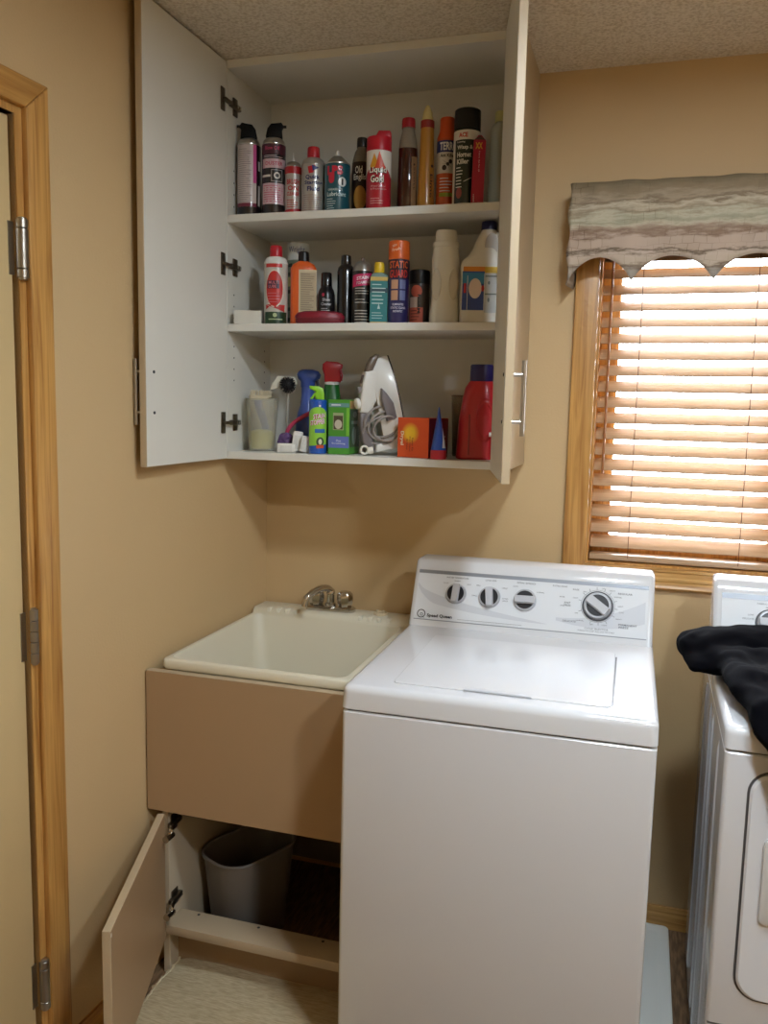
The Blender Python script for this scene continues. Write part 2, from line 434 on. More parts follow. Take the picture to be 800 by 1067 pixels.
# valance: patterned fabric with pointed scallops, returns at both ends
vm = bpy.data.materials.new('valance_print'); vm.use_nodes = True; nt = vm.node_tree; b = nt.nodes['Principled BSDF']; b.inputs['Roughness'].default_value = 0.85
tc = nt.nodes.new('ShaderNodeTexCoord'); mp = nt.nodes.new('ShaderNodeMapping'); mp.inputs['Scale'].default_value = (9, 9, 40)
nz = nt.nodes.new('ShaderNodeTexNoise'); nz.inputs['Scale'].default_value = 1.0; nz.inputs['Detail'].default_value = 5; nz.inputs['Roughness'].default_value = 0.65
nt.links.new(tc.outputs['Object'], mp.inputs[0]); nt.links.new(mp.outputs[0], nz.inputs['Vector'])
rp = nt.nodes.new('ShaderNodeValToRGB'); cr = rp.color_ramp
sz = nt.nodes.new('ShaderNodeSeparateXYZ'); nt.links.new(tc.outputs['Object'], sz.inputs[0])
m_a = nt.nodes.new('ShaderNodeMapRange'); m_a.clamp = False
m_a.inputs[1].default_value = 1.848; m_a.inputs[2].default_value = 2.112
nt.links.new(sz.outputs[2], m_a.inputs[0])
n_b = nt.nodes.new('ShaderNodeMath'); n_b.operation = 'MULTIPLY_ADD'; n_b.inputs[1].default_value = 0.30; nt.links.new(nz.outputs['Fac'], n_b.inputs[0]); nt.links.new(m_a.outputs[0], n_b.inputs[2])
n_c = nt.nodes.new('ShaderNodeMath'); n_c.operation = 'SUBTRACT'; n_c.inputs[1].default_value = 0.15; nt.links.new(n_b.outputs[0], n_c.inputs[0])
nt.links.new(n_c.outputs[0], rp.inputs[0])
bands = [(0.0, (168, 160, 152)), (0.13, (160, 150, 138)), (0.17, (122, 104, 88)), (0.20, (190, 174, 156)), (0.28, (196, 178, 162)), (0.315, (108, 92, 76)), (0.34, (186, 166, 150)), (0.45, (188, 168, 152)), (0.49, (140, 116, 98)),
         (0.53, (162, 142, 124)), (0.57, (192, 182, 160)), (0.61, (160, 156, 134)), (0.66, (190, 184, 162)), (0.71, (150, 136, 114)), (0.76, (194, 182, 160)), (0.80, (128, 112, 92)), (0.84, (164, 148, 126)), (0.90, (140, 124, 100)), (1.0, (120, 106, 82))]
cr.elements[0].position = 0.0; cr.elements[0].color = rgb(bands[0][1]); cr.elements[1].position = 1.0; cr.elements[1].color = rgb(bands[-1][1])
for p, c in bands[1:-1]:
    e = cr.elements.new(p); e.color = rgb(c)
mp2 = nt.nodes.new('ShaderNodeMapping'); mp2.inputs['Scale'].default_value = (45, 45, 45)
br = nt.nodes.new('ShaderNodeTexBrick'); br.inputs['Scale'].default_value = 1.0; br.inputs['Mortar Size'].default_value = 0.03
br.inputs['Color1'].default_value = (1, 1, 1, 1); br.inputs['Color2'].default_value = (0.86, 0.84, 0.8, 1); br.inputs['Mortar'].default_value = (0.42, 0.36, 0.3, 1)
br.inputs['Brick Width'].default_value = 1.3; br.inputs['Row Height'].default_value = 1.0
sw = nt.nodes.new('ShaderNodeSeparateXYZ'); cb = nt.nodes.new('ShaderNodeCombineXYZ')
nt.links.new(tc.outputs['Object'], mp2.inputs[0]); nt.links.new(mp2.outputs[0], sw.inputs[0]); nt.links.new(sw.outputs[0], cb.inputs[0]); nt.links.new(sw.outputs[2], cb.inputs[1])
nd = nt.nodes.new('ShaderNodeTexNoise'); nd.inputs['Scale'].default_value = 14; nt.links.new(tc.outputs['Object'], nd.inputs['Vector'])
av = nt.nodes.new('ShaderNodeVectorMath'); av.operation = 'ADD'; nt.links.new(cb.outputs[0], av.inputs[0]); nt.links.new(nd.outputs['Color'], av.inputs[1])
nt.links.new(av.outputs[0], br.inputs['Vector'])
mx = nt.nodes.new('ShaderNodeMix'); mx.data_type = 'RGBA'; mx.blend_type = 'MULTIPLY'
ng = nt.nodes.new('ShaderNodeTexNoise'); ng.inputs['Scale'].default_value = 9; nt.links.new(tc.outputs['Object'], ng.inputs['Vector'])
mr = nt.nodes.new('ShaderNodeMapRange'); mr.inputs[1].default_value = 0.45; mr.inputs[2].default_value = 0.62; mr.inputs[3].default_value = 0.0; mr.inputs[4].default_value = 0.75
nt.links.new(ng.outputs['Fac'], mr.inputs[0]); nt.links.new(mr.outputs[0], mx.inputs[0])
nt.links.new(rp.outputs[0], mx.inputs[6]); nt.links.new(br.outputs['Color'], mx.inputs[7]); nt.links.new(mx.outputs[2], b.inputs['Base Color'])
VX0, VX1, VY = 0.928, 1.617, -0.105
def vz_bot(x):
    pts = [0.928, 1.095, 1.299, 1.503, 1.617]
    x = min(max(x, VX0), VX1)
    for a, c in zip(pts, pts[1:]):
        if a <= x <= c:
            t = (x-a)/(c-a)
            s = math.sin(PI*t)
            return 1.848 + 0.070*(s**0.62) * (1.0)
    return 1.86
path = [(VX0+0.012, -0.002)] + [(VX0 + 0.012*(1-i/6)**1.5, -0.005-0.09*i/6) for i in range(1, 7)]
nx = 150
path += [(VX0 + (VX1-VX0)*i/nx, VY + 0.0025*math.sin(i*0.33) + 0.002*math.sin(i*0.11+1)) for i in range(1, nx)]
path += [(VX1, -0.095), (VX1, -0.05), (VX1, -0.002)]
bm = B(); rows = 16; g = []
for k, (x, y) in enumerate(path):
    zb = vz_bot(x) if 7 <= k <= nx+6 else (1.850 if k < 7 else 1.86)
    zt = 2.112 + 0.001*math.sin(k*0.21)
    g.append([(x + (0.004*math.sin(j) if k < 7 else 0), y - 0.004*math.sin(PI*j/rows)*(1 if 7 <= k else 0), zt + (zb-zt)*j/rows) for j in range(rows+1)])
vg = [[bm.verts.new(p) for p in c] for c in g]
for a, c in zip(vg, vg[1:]):
    for j in range(rows): bm.faces.new((a[j], a[j+1], c[j+1], c[j]))
va = tag(obj('valance', bm, vm, smooth=80), 'patterned grey and cream fabric valance with pointed scalloped hem above the blind', 'valance')
md = va.modifiers.new('cloth', 'SOLIDIFY'); md.thickness = 0.0022; md.offset = 1
obj('rod_board', bx(VX0+0.02, VX1-0.006, VY+0.014, -0.0005, 2.075, 2.095), OAK_X, va)

# ceiling lamp that lights the room, and an added fill light built alike
def downlight(label, x, y, k):
    lp = thing('ceiling_lamp_or_fill', label, 'lamp', (x, y, H))
    obj('trim_ring', lathe([(0.105, -0.0005), (0.135, -0.0005), (0.135, -0.004), (0.128, -0.008), (0.108, -0.006), (0.105, -0.0005)], 40), M((236, 234, 228), 0.4), lp)
    em = bpy.data.materials.new('lit_diffuser'); em.use_nodes = True
    eb = em.node_tree.nodes['Principled BSDF']; eb.inputs['Emission Color'].default_value = LAMP_COLOR; eb.inputs['Emission Strength'].default_value = LAMP_STRENGTH*k
    obj('diffuser', lathe([(0.1045, -0.0050), (0.1045, -0.0010)], 40), em, lp)
downlight('round recessed ceiling downlight above the washer', 1.28, -1.32, 1.15)
downlight('added fill light shaped as a round ceiling downlight, out of view', 2.12, -2.25, 1.95)  # unseen fill light, added to brighten the washer front and left side

# ================================================================== WALL CABINET
CT, CY = 0.021, -0.296
CX0, CXI0, CXI1, CX1 = 0.002, 0.013, 0.802, 0.820
Z1, Z2, Z0 = 2.0296, 1.7332, 1.3749
wc = thing('wall_cabinet', 'open two-door wall cabinet with white shelves full of bottles', 'cabinet', (0, 0, 0))
ZB = Z0-CT
obj('side_panel', bx(CX0, CXI0, CY, -0.002, ZB, H-0.001, bev=0.0008, seg=1), MEL, wc)
obj('side_panel', bx(CXI1, CX1, CY, -0.002, ZB, H-0.001, bev=0.0008, seg=1), TAUPE_E, wc)
obj('side_lining', bx(CXI1-0.003, CXI1, CY+0.001, -0.008, Z0, H-0.023), MEL, wc)
obj('back_panel', bx(CXI0, CXI1, -0.008, -0.002, ZB, H-0.001), MEL, wc)
obj('top_panel', bx(CXI0, CXI1-0.003, CY, -0.008, H-0.001-CT, H-0.001, bev=0.0008, seg=1), MEL, wc)
obj('bottom_panel', bx(CXI0, CXI1-0.003, CY, -0.008, ZB, Z0, bev=0.001, seg=1), MEL, wc)
for z in (Z1, Z2): obj('shelf', bx(CXI0+0.0005, CXI1-0.0035, CY, -0.009, z-CT, z, bev=0.0012, seg=1), MEL, wc)
# shelf pin holes
bm = B()
for yy in (-0.255, -0.05):
    for zz in [Z1+0.03+0.032*i for i in range(4)] + [Z2+0.02+0.032*i for i in range(3)] + [Z2-0.06-0.032*i for i in range(4)]:
        loft(bm, [[(CXI0+0.0004, yy+0.0025*math.cos(2*PI*i/10), zz+0.0025*math.sin(2*PI*i/10)) for i in range(10)], [(CXI0-0.004, yy+0.0025*math.cos(2*PI*i/10), zz+0.0025*math.sin(2*PI*i/10)) for i in range(10)]])
obj('pin_holes', bm, DARK, wc)['kind'] = 'stuff'
def cab_door(name_mat_in, hx, hy, fx, fy, z0, z1, th, side, mats, parent, handle=None, screw=None):
    """door slab from hinge corner (hx,hy) to free corner (fx,fy) along its inner face; side=-1: slab lies to -x of inner face"""
    L = math.hypot(fx-hx, fy-hy); ang = math.atan2(fy-hy, fx-hx)
    d = bpy.data.objects.new('door', None)
    bm = bx(0, L, min(0, side*th), max(0, side*th), z0, z1, bev=0.0012, seg=1)
    me_o = obj('door', bm, mats[0], parent)
    me_o.location = (hx, hy, 0); me_o.rotation_euler = (0, 0, ang)
    bpy.data.objects.remove(d)
    # white inner skin
    yi = 0.0003*(-side)
    obj('inner_face', bx(0.0015, L-0.0015, min(0, yi), max(0, yi), z0+0.0015, z1-0.0015), mats[1], me_o, smooth=0)
    return me_o, L
dL, LL = cab_door('', 0.014, CY-0.004, 0.010, -0.706, ZB, H-0.006, 0.018, -1, (TAUPE_E, MEL), wc)
dR, LR = cab_door('', 0.775, CY-0.018, 0.866, -0.703, ZB, H-0.006, 0.018, 1, (TAUPE_E, MEL), wc)
def bar_handle(d, L, side, th, so, zc0, zc1, inset=0.034):
    y0 = side*th; y1 = side*(th+so); xh = L-inset
    bm = B()
    tube([(xh, y1, zc0), (xh, y1, zc1)], 0.0052, 12, bm)
    for zz in (zc0+0.030, zc1-0.030): tube([(xh, y0, zz), (xh, y1, zz)], 0.0042, 10, bm)
    obj('handle', bm, STEEL, d)
    bm = B()
    for zz in (zc0+0.030, zc1-0.030):
        tube([(L-0.034, -side*0.0002, zz), (L-0.034, -side*0.0022, zz)], 0.0038, 10, bm)
    bm.verts.index_update(); bm.faces.index_update(); parts('handle_screw', bm, DARK, d)
bar_handle(dL, LL, -1, 0.018, 0.0160, 1.455, 1.613, 0.010)
bar_handle(dR, LR, 1, 0.018, 0.024, 1.455, 1.615)
HNG = M((120, 110, 96), 0.35, metal=1.0)
def cup_hinge(x, yd, sgn, z, par=None):
    """sgn +1: carcass side faces +x (left side); door flange at yd"""
    hgo = obj('hinge', bx(min(x, x+sgn*0.012), max(x, x+sgn*0.012), -0.290, -0.232, z-0.007, z+0.007, bev=0.003), HNG, par)
    bm = B(); box(bm, min(x, x+sgn*0.004), max(x, x+sgn*0.004), -0.265, -0.240, z-0.024, z+0.024, bev=0.0015)
    obj('mounting_plate', bm, HNG, hgo)
    bm = B(); box(bm, min(x+sgn*0.001, x+sgn*0.013), max(x+sgn*0.001, x+sgn*0.013), yd-0.004, -0.285, z-0.0045, z+0.0045, bev=0.002)
    box(bm, min(x+sgn*0.0005, x+sgn*0.004), max(x+sgn*0.0005, x+sgn*0.004), yd-0.012, yd+0.010, z-0.030, z+0.030, bev=0.0015)
    obj('hinge_flange', bm, HNG, hgo)
    bm = B()
    for dy in (-0.258, -0.243):
        tube([(x+sgn*0.011, dy, z), (x+sgn*0.0145, dy, z)], 0.0045, 10, bm)
    bm.verts.index_update(); bm.faces.index_update(); parts('hinge_screw', bm, CHROME, hgo)
for z in (2.325, 1.893, 1.457):
    cup_hinge(CXI0+0.0008, -0.325, 1, z, wc)
    bm = B(); box(bm, 0.785, CXI1-0.0032, -0.290, -0.232, z-0.007, z+0.007, bev=0.003)
    hh = obj('hinge', bm, HNG, wc)
    obj('mounting_plate', bx(0.794, CXI1-0.0032, -0.265, -0.24, z-0.024, z+0.024, bev=0.0015), HNG, hh)

# ================================================================== SINK CABINET
LYF = -0.668
sc = thing('sink_cabinet', 'taupe laundry sink cabinet with its low door standing open', 'cabinet', (0, 0, 0))
ZA0, ZA1 = 0.4635, 0.834
obj('apron_panel', bx(-0.026, 0.553, LYF, LYF+0.019, ZA0, ZA1, bev=0.001, seg=1), TAUPE, sc)
obj('apron_cap', bx(-0.0255, 0.553, LYF+0.0005, -0.6455, ZA1, ZA1+0.0008), TAUPE_E, sc)
obj('side_panel', bx(0.006, 0.024, LYF+0.0195, -0.02, 0.0, 0.80, bev=0.001, seg=1), M((190, 174, 150), 0.5, var=0.02), sc)
obj('side_panel', bx(0.534, 0.552, LYF+0.0195, -0.02, 0.0, 0.80, bev=0.001, seg=1), M((190, 174, 150), 0.5, var=0.02), sc)
rl = obj('bottom_rail', bx(0.024, 0.534, LYF-0.002, -0.590, 0.127, 0.152, bev=0.0015), M((180, 160, 132), 0.5, var=0.02), sc)
bm = B()
for xx in (0.085, 0.26, 0.44): lathe([(0.004, 0.1521), (0.004, 0.1527)], 10, bm, cx=xx, cy=-0.603)
obj('screw_hole', bm, DARK, rl)['kind'] = 'stuff'
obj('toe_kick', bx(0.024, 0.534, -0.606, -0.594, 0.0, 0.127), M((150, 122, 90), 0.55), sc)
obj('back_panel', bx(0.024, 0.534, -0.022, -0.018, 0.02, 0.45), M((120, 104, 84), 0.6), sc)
dS, LS = cab_door('', 0.027, LYF-0.004, 0.189, -1.138, 0.118, 0.461, 0.018, -1, (TAUPE_E, TAUPE), sc)
obj('edge_chip', bx(LS-0.006, LS-0.001, -0.0015, 0.0012, 0.447, 0.4555, bev=0.001), M((214, 204, 186), 0.5), dS)
for z in (0.418, 0.205):
    hh = obj('hinge', bx(0.024, 0.037, -0.655, -0.600, z-0.007, z+0.007, bev=0.003), HNG, sc)
    obj('mounting_plate', bx(0.024, 0.028, -0.640, -0.610, z-0.022, z+0.022, bev=0.0015), HNG, hh)
    bm = B(); tube([(0.036, -0.650, z), (0.046, -0.676, z)], 0.006, 8, bm); tube([(0.046, -0.668, z-0.012), (0.046, -0.700, z-0.012)], 0.009, 12, bm)
    obj('hinge_cup', bm, CHROME, hh)

# ------------------------------------------------------------------ the tub
TUB = M((220, 212, 190), 0.42, var=0.02, bump=0.04, scale=60)
tub = thing('laundry_tub', 'deep cream moulded laundry sink beside the washer', 'sink', (0, 0, 0))
SX0, SX1, SYF, SYB, SZ = 0.006, 0.548, -0.6455, -0.014, 0.8614
# outer rim + basin as nested rounded rectangles
def rr3(x0, x1, y0, y1, r, z, n=6): return [(x, y, z) for x, y in rrect((x1-x0)/2, (y1-y0)/2, r, n, (x0+x1)/2, (y0+y1)/2)]
yb_in = -0.118
rings = [rr3(SX0+0.004, SX1-0.004, SYF+0.003, SYB, 0.012, 0.836), rr3(SX0, SX1, SYF, SYB, 0.014, 0.842), rr3(SX0, SX1, SYF, SYB, 0.014, SZ-0.004), rr3(SX0+0.003, SX1-0.003, SYF+0.003, SYB-0.002, 0.014, SZ),
         rr3(0.019, 0.497, SYF+0.016, yb_in, 0.03, SZ), rr3(0.022, 0.494, SYF+0.019, yb_in-0.003, 0.03, SZ-0.006),
         rr3(0.040, 0.480, SYF+0.036, yb_in-0.02, 0.05, 0.66), rr3(0.055, 0.465, SYF+0.05, yb_in-0.035, 0.06, 0.545), rr3(0.10, 0.42, SYF+0.10, yb_in-0.08, 0.06, 0.525)]
bm = loft(B(), rings, cap0=False, cap1=True); bmesh.ops.recalc_face_normals(bm, faces=bm.faces)
obj('basin', bm, TUB, tub, smooth=50)
# raised back ledge
bm = B()
sec = [(yb_in-0.002, SZ-0.001), (yb_in+0.006, SZ+0.011), (yb_in+0.016, SZ+0.0165), (-0.024, SZ+0.0165), (-0.016, SZ+0.012), (-0.0135, SZ+0.002), (-0.0135, SZ-0.02), (yb_in-0.002, SZ-0.02)]
prism(sec, SX0+0.001, SX1-0.001, 'X', bev=0.003, bm=bm)
dk = obj('faucet_ledge', bm, TUB, tub, smooth=50)
bm = B()
for xs in (0.055, 0.355):
    for i in range(4):
        a = xs+i*0.030
        box(bm, a, a+0.013, yb_in+0.002, yb_in+0.026, SZ+0.004, SZ+0.0195, bev=0.003)
bm.verts.index_update(); bm.faces.index_update(); parts('soap_ridge', bm, M((228, 222, 204), 0.4), dk)
bm = lathe([(0.022, SZ+0.0165), (0.022, SZ+0.021), (0.0195, SZ+0.024), (0.017, SZ+0.0245), (0.017, SZ+0.021), (0.0, SZ+0.021)], 24, cx=0.410, cy=-0.058)
cap = obj('ledge_cap', bm, M((214, 198, 164), 0.4), tub)
bm = B()
for dx in (-0.010, 0.010): lathe([(0.0045, SZ+0.02), (0.0045, SZ+0.029), (0.003, SZ+0.030)], 10, bm, cx=0.410+dx, cy=-0.058)
bm.verts.index_update(); bm.faces.index_update(); parts('cap_prong', bm, M((214, 198, 164), 0.4), cap)
bm = lathe([(0.030, 0.5255), (0.030, 0.528), (0.022, 0.528), (0.018, 0.5262), (0.0, 0.5262)], 24, cx=0.26, cy=-0.37)
obj('drain', bm, STEEL, tub)
# faucet
FZ = SZ+0.0165
fa = thing('faucet', 'chrome two-handle faucet on the sink ledge', 'faucet', (0.247, -0.060, FZ+0.0005), 2)
obj('base_plate', rloft([(0.0, 0.079, 0.026, 0.02), (0.008, 0.079, 0.026, 0.02), (0.014, 0.074, 0.021, 0.018), (0.0155, 0.066, 0.016, 0.014)]), CHROME, fa)
for sx in (-1, 1):
    bm = B(); n = 28; rg = []
    for r, z in ((0.019, 0.013), (0.0195, 0.019), (0.0225, 0.026), (0.0240, 0.044), (0.0225, 0.055), (0.016, 0.062), (0.004, 0.064)):
        rg.append([(sx*0.047 + r*(1+0.07*math.cos(7*2*PI*i/n))*math.cos(2*PI*i/n), r*(1+0.07*math.cos(7*2*PI*i/n))*math.sin(2*PI*i/n), z) for i in range(n)])
    loft(bm, rg); obj('handle', bm, CHROME, fa)
bm = lathe([(0.017, 0.014), (0.0165, 0.022), (0.0125, 0.026), (0.012, 0.05), (0.0135, 0.052), (0.0135, 0.060), (0.010, 0.066), (0.001, 0.068)], 20)
sp = obj('spout_post', bm, CHROME, fa)
pts = bez((0, 0, 0.056), (-0.004, -0.010, 0.082), (-0.030, -0.050, 0.078), (-0.050, -0.082, 0.052), 12) + [Vector((-0.053, -0.087, 0.040)), Vector((-0.054, -0.089, 0.026))]
obj('spout', tube(pts, 0.0115, 12, r1=0.0095), CHROME, sp)

# waste bin in the cabinet
wb = thing('waste_bin', 'grey plastic waste bin inside the sink cabinet', 'bin', (0.143, -0.415, 0.001), -24)
def bin_rings(o):
    return [(0.0, 0.066-o, 0.100-o, 0.045), (0.02, 0.068-o, 0.103-o, 0.05), (0.255, 0.088-o, 0.130-o, 0.07)]
bm = B()
rs = [rrect(a, c, r, 7) for z, a, c, r in bin_rings(0)]
zz = [0.0, 0.02, 0.262]
R_ = [[(x, y, z) for x, y in p] for p, z in zip(rs, zz)]
ri = [[(x*0.975, y*0.98, z) for x, y in p] for p, z in ((rs[2], 0.262), (rs[0], 0.006))]
loft(bm, R_ + ri); bmesh.ops.recalc_face_normals(bm, faces=bm.faces)
GREYP = M((118, 110, 102), 0.5)
obj('bin_body', bm, GREYP, wb)
lip = [(x*1.01, y*1.01, 0.264) for x, y in rrect(0.088, 0.130, 0.07, 7)]
obj('bin_rim', tube(lip, 0.005, 8, closed=True), GREYP, wb)
# drain pipe
dp = thing('drain_pipe', 'white plastic drain trap below the sink basin', 'pipe', (0.30, -0.32, 0.0))
bm = tube([(0, 0, 0.5), (0, 0, 0.36)] + bez((0, 0, 0.36), (0, 0, 0.28), (0.08, 0.03, 0.28), (0.08, 0.03, 0.36), 10) + bez((0.08, 0.04, 0.38), (0.08, 0.06, 0.40), (0.08, 0.10, 0.40), (0.08, 0.293, 0.40), 6), 0.02, 12)
obj('trap', bm, M((190, 186, 176), 0.4), dp)
bm = lathe([(0.027, 0.44), (0.027, 0.47)], 12); obj('slip_nut', bm, M((180, 176, 168), 0.45), dp)

# ribbed mat on the floor before the sink
mm = bpy.data.materials.new('ribbed_mat'); mm.use_nodes = True; nt = mm.node_tree; b = nt.nodes['Principled BSDF']; b.inputs['Roughness'].default_value = 0.85
tc = nt.nodes.new('ShaderNodeTexCoord'); nz = nt.nodes.new('ShaderNodeTexNoise'); mp = nt.nodes.new('ShaderNodeMapping'); mp.inputs['Scale'].default_value = (45, 330, 60)
nt.links.new(tc.outputs['Object'], mp.inputs[0]); nt.links.new(mp.outputs[0], nz.inputs['Vector']); nz.inputs['Scale'].default_value = 1.0; nz.inputs['Detail'].default_value = 4
rp = nt.nodes.new('ShaderNodeValToRGB'); rp.color_ramp.elements[0].position = 0.3; rp.color_ramp.elements[0].color = rgb((164, 146, 114)); rp.color_ramp.elements[1].position = 0.65; rp.color_ramp.elements[1].color = rgb((192, 175, 142))
nt.links.new(nz.outputs['Fac'], rp.inputs[0]); nt.links.new(rp.outputs[0], b.inputs['Base Color'])
bp = nt.nodes.new('ShaderNodeBump'); bp.inputs['Strength'].default_value = 0.3; bp.inputs['Distance'].default_value = 0.0012; nt.links.new(nz.outputs['Fac'], bp.inputs['Height']); nt.links.new(bp.outputs[0], b.inputs['Normal'])
mt = thing('floor_mat', 'cream ribbed woven mat with a ragged edge before the sink cabinet', 'mat', (0.27, -0.80, 0.0), 1)
bm = B(); g = []
r = random.Random(3)
ny, nx2 = 75, 24
for j in range(ny+1):
    y = -0.29 + 0.50*j/ny + 0.0
    jag = 0.008*(r.random()-0.5) + 0.003*math.sin(j*0.31)
    x0 = -0.245 + jag + (0.0 if j < ny-6 else 0.004*(j-ny+6)); x1 = 0.285
    g.append([bm.verts.new((x0+(x1-x0)*i/nx2, y, 0.024 + (0.0009 if j % 2 else 0) + 0.0012*math.sin(i*0.5+j*0.07) - (0.012 if j in (0, ny) else 0) - (0.006 if i == 0 else 0))) for i in range(nx2+1)])
for j in range(ny):
    for i in range(nx2): bm.faces.new((g[j][i], g[j][i+1], g[j+1][i+1], g[j+1][i]))
ret = bmesh.ops.extrude_face_region(bm, geom=list(bm.faces))
for v_ in [q for q in ret['geom'] if isinstance(q, bmesh.types.BMVert)]: v_.co.z = 0.001
bmesh.ops.recalc_face_normals(bm, faces=bm.faces)
obj('mat_weave', bm, mm, mt, smooth=30)
bm = B()
for k in range(3):
    pts = [(-0.2375 + 0.003*math.sin(j*0.31) + 0.006*r.random() - 0.001*k, -0.29+0.50*j/ny, 0.006+0.006*k + 0.001*r.random()) for j in range(ny)]
    tube(pts, 0.0035, 5, bm)
obj('edge_binding', bm, M((206, 190, 156), 0.85), mt)

# ================================================================== WASHER AND DRYER
GLIDE = M((70, 70, 74), 0.4); INK = M((86, 88, 96), 0.6); SILV = M((178, 180, 186), 0.35, metal=0.3); SWOOSH = M((205, 208, 215), 0.35)
PANELM = M((222, 225, 230), 0.28, coat=0.2)
SV = (0.42316, 0.90606)          # console face direction (y, z); normal is (-0.90606, 0.42316)
def shell(root, w, d, zt, zseam, zb=0.03):
    """painted cabinet body, top deck with rounded edges, seam"""
    bm = rloft([(zb, w/2-0.002, d/2-0.002, 0.008, w/2, d/2), (zb+0.004, w/2, d/2, 0.010, w/2, d/2), (zseam-0.006, w/2, d/2, 0.010, w/2, d/2), (zseam-0.003, w/2-0.003, d/2-0.003, 0.010, w/2, d/2)])
    body = obj('body', bm, ENAMEL, root)
    bm = rloft([(zseam-0.003, w/2-0.006, d/2-0.006, 0.010, w/2, d/2), (zseam+0.001, w/2-0.006, d/2-0.006, 0.010, w/2, d/2)]); obj('seam', bm, DARK, body)
    prof = [(zseam, -0.001, 0.010)] + [(zt-0.016+0.016*math.sin(a), -0.001-0.016+0.016*math.cos(a), 0.012) for a in [PI/2*i/6 for i in range(7)]]
    rg = [(zseam, w/2-0.002, d/2-0.002, 0.010, w/2, d/2), (zseam+0.003, w/2+0.001, d/2+0.001, 0.012, w/2, d/2)]
    for i in range(7):
        a = PI/2*i/6; ins = 0.016*(1-math.cos(a))
        rg.append((zt-0.016+0.016*math.sin(a), w/2+0.001-ins, d/2+0.001-ins, 0.020, w/2, d/2))
    bm = rloft(rg); deck = obj('top_deck', bm, ENAMEL, root)
    bm = B()
    for fx in (0.05, w-0.05):
        for fy in (0.05, d-0.05): lathe([(0.022, 0.0), (0.022, 0.01), (0.010, 0.012), (0.010, zb+0.002)], 12, bm, cx=fx, cy=fy)
    return body, deck, bm
def console(root, w, yb0, yt0, yback, z0, z1, inset=0.003):
    pts = [(yb0-0.004, z0-0.004), (yb0, z0+0.004), (yt0-0.010, z1-0.026), (yt0, z1-0.005), (yt0+0.010, z1), (yback-0.006, z1), (yback, z1-0.006), (yback, z0-0.004)]
    bm = prism(pts, inset, w-inset, 'X', bev=0.011, seg=4)
    return obj('console', bm, ENAMEL, root, smooth=40)
def face_map(yb0, z0, off):
    return lambda u, v: (u, yb0 + v*SV[0] - off*SV[1], z0 + v*SV[1] + off*SV[0])
def slab_on(S0, u0, u1, v0, v1, S1, bev=0.0):
    bm = B()
    a = [bm.verts.new(S0(u, v)) for u, v in ((u0, v0), (u1, v0), (u1, v1), (u0, v1))]
    c = [bm.verts.new(S1(u, v)) for u, v in ((u0, v0), (u1, v0), (u1, v1), (u0, v1))]
    bm.faces.new(a[::-1]); bm.faces.new(c)
    for i in range(4): bm.faces.new((a[i], a[(i+1) % 4], c[(i+1) % 4], c[i]))
    bmesh.ops.recalc_face_normals(bm, faces=bm.faces)
    return bm
def knob(parent, yb0, z0, cu, cv, r, ang, big=False):
    FM = lambda off: face_map(yb0, z0, off)
    def disc(r0, o0, r1, o1, n=28):
        A = [FM(o0)(cu+r0*math.cos(2*PI*i/n), cv+r0*math.sin(2*PI*i/n)) for i in range(n)]
        C = [FM(o1)(cu+r1*math.cos(2*PI*i/n), cv+r1*math.sin(2*PI*i/n)) for i in range(n)]
        bm = loft(B(), [A, C]); bmesh.ops.recalc_face_normals(bm, faces=bm.faces); return bm
    o = 0.0016
    if big:
        dialb = disc(r*1.12, o, r*1.08, o+0.006); base = obj('dial_skirt', dialb, M((58, 60, 66), 0.4), parent); o += 0.006
    kb = obj('knob', disc(r, o, r*0.93, o+0.007), SILV, parent)
    obj('knob_well', disc(r*0.80, o+0.007, r*0.80, o+0.0075), M((30, 31, 36), 0.35), kb)
    # grip bar across the knob
    ca, sa = math.cos(ang), math.sin(ang)
    bm = B(); L, hw_ = r*0.86, r*0.36
    def P(a, c, off): return FM(off)(cu + a*ca - c*sa, cv + a*sa + c*ca)
    r0 = [P(a, c, o+0.006) for a, c in ((-L, -hw_*0.8), (-L*0.9, -hw_), (L*0.9, -hw_), (L, -hw_*0.8), (L, hw_*0.8), (L*0.9, hw_), (-L*0.9, hw_), (-L, hw_*0.8))]
    r1 = [P(a*0.97, c*0.78, o+0.019) for a, c in ((-L, -hw_*0.8), (-L*0.9, -hw_), (L*0.9, -hw_), (L, -hw_*0.8), (L, hw_*0.8), (L*0.9, hw_), (-L*0.9, hw_), (-L, hw_*0.8))]
    loft(bm, [r0, r1]); bmesh.ops.recalc_face_normals(bm, faces=bm.faces)
    obj('knob_grip', bm, M((190, 192, 198), 0.35), kb)
    return kb

WW, WD, WZT, WSEAM, WZC = 0.649, 0.709, 0.9175, 0.8642, 1.0892
wa = thing('washer', 'white top-load washing machine between the sink and the dryer', 'washing machine', (0.561, -0.8306, 0.012), 0.55)
zo = -0.012
body, deck, fb = shell(wa, WW, WD, WZT+zo, WSEAM+zo, 0.018)
fb.verts.index_update(); fb.faces.index_update(); parts('foot', fb, DARK, wa)
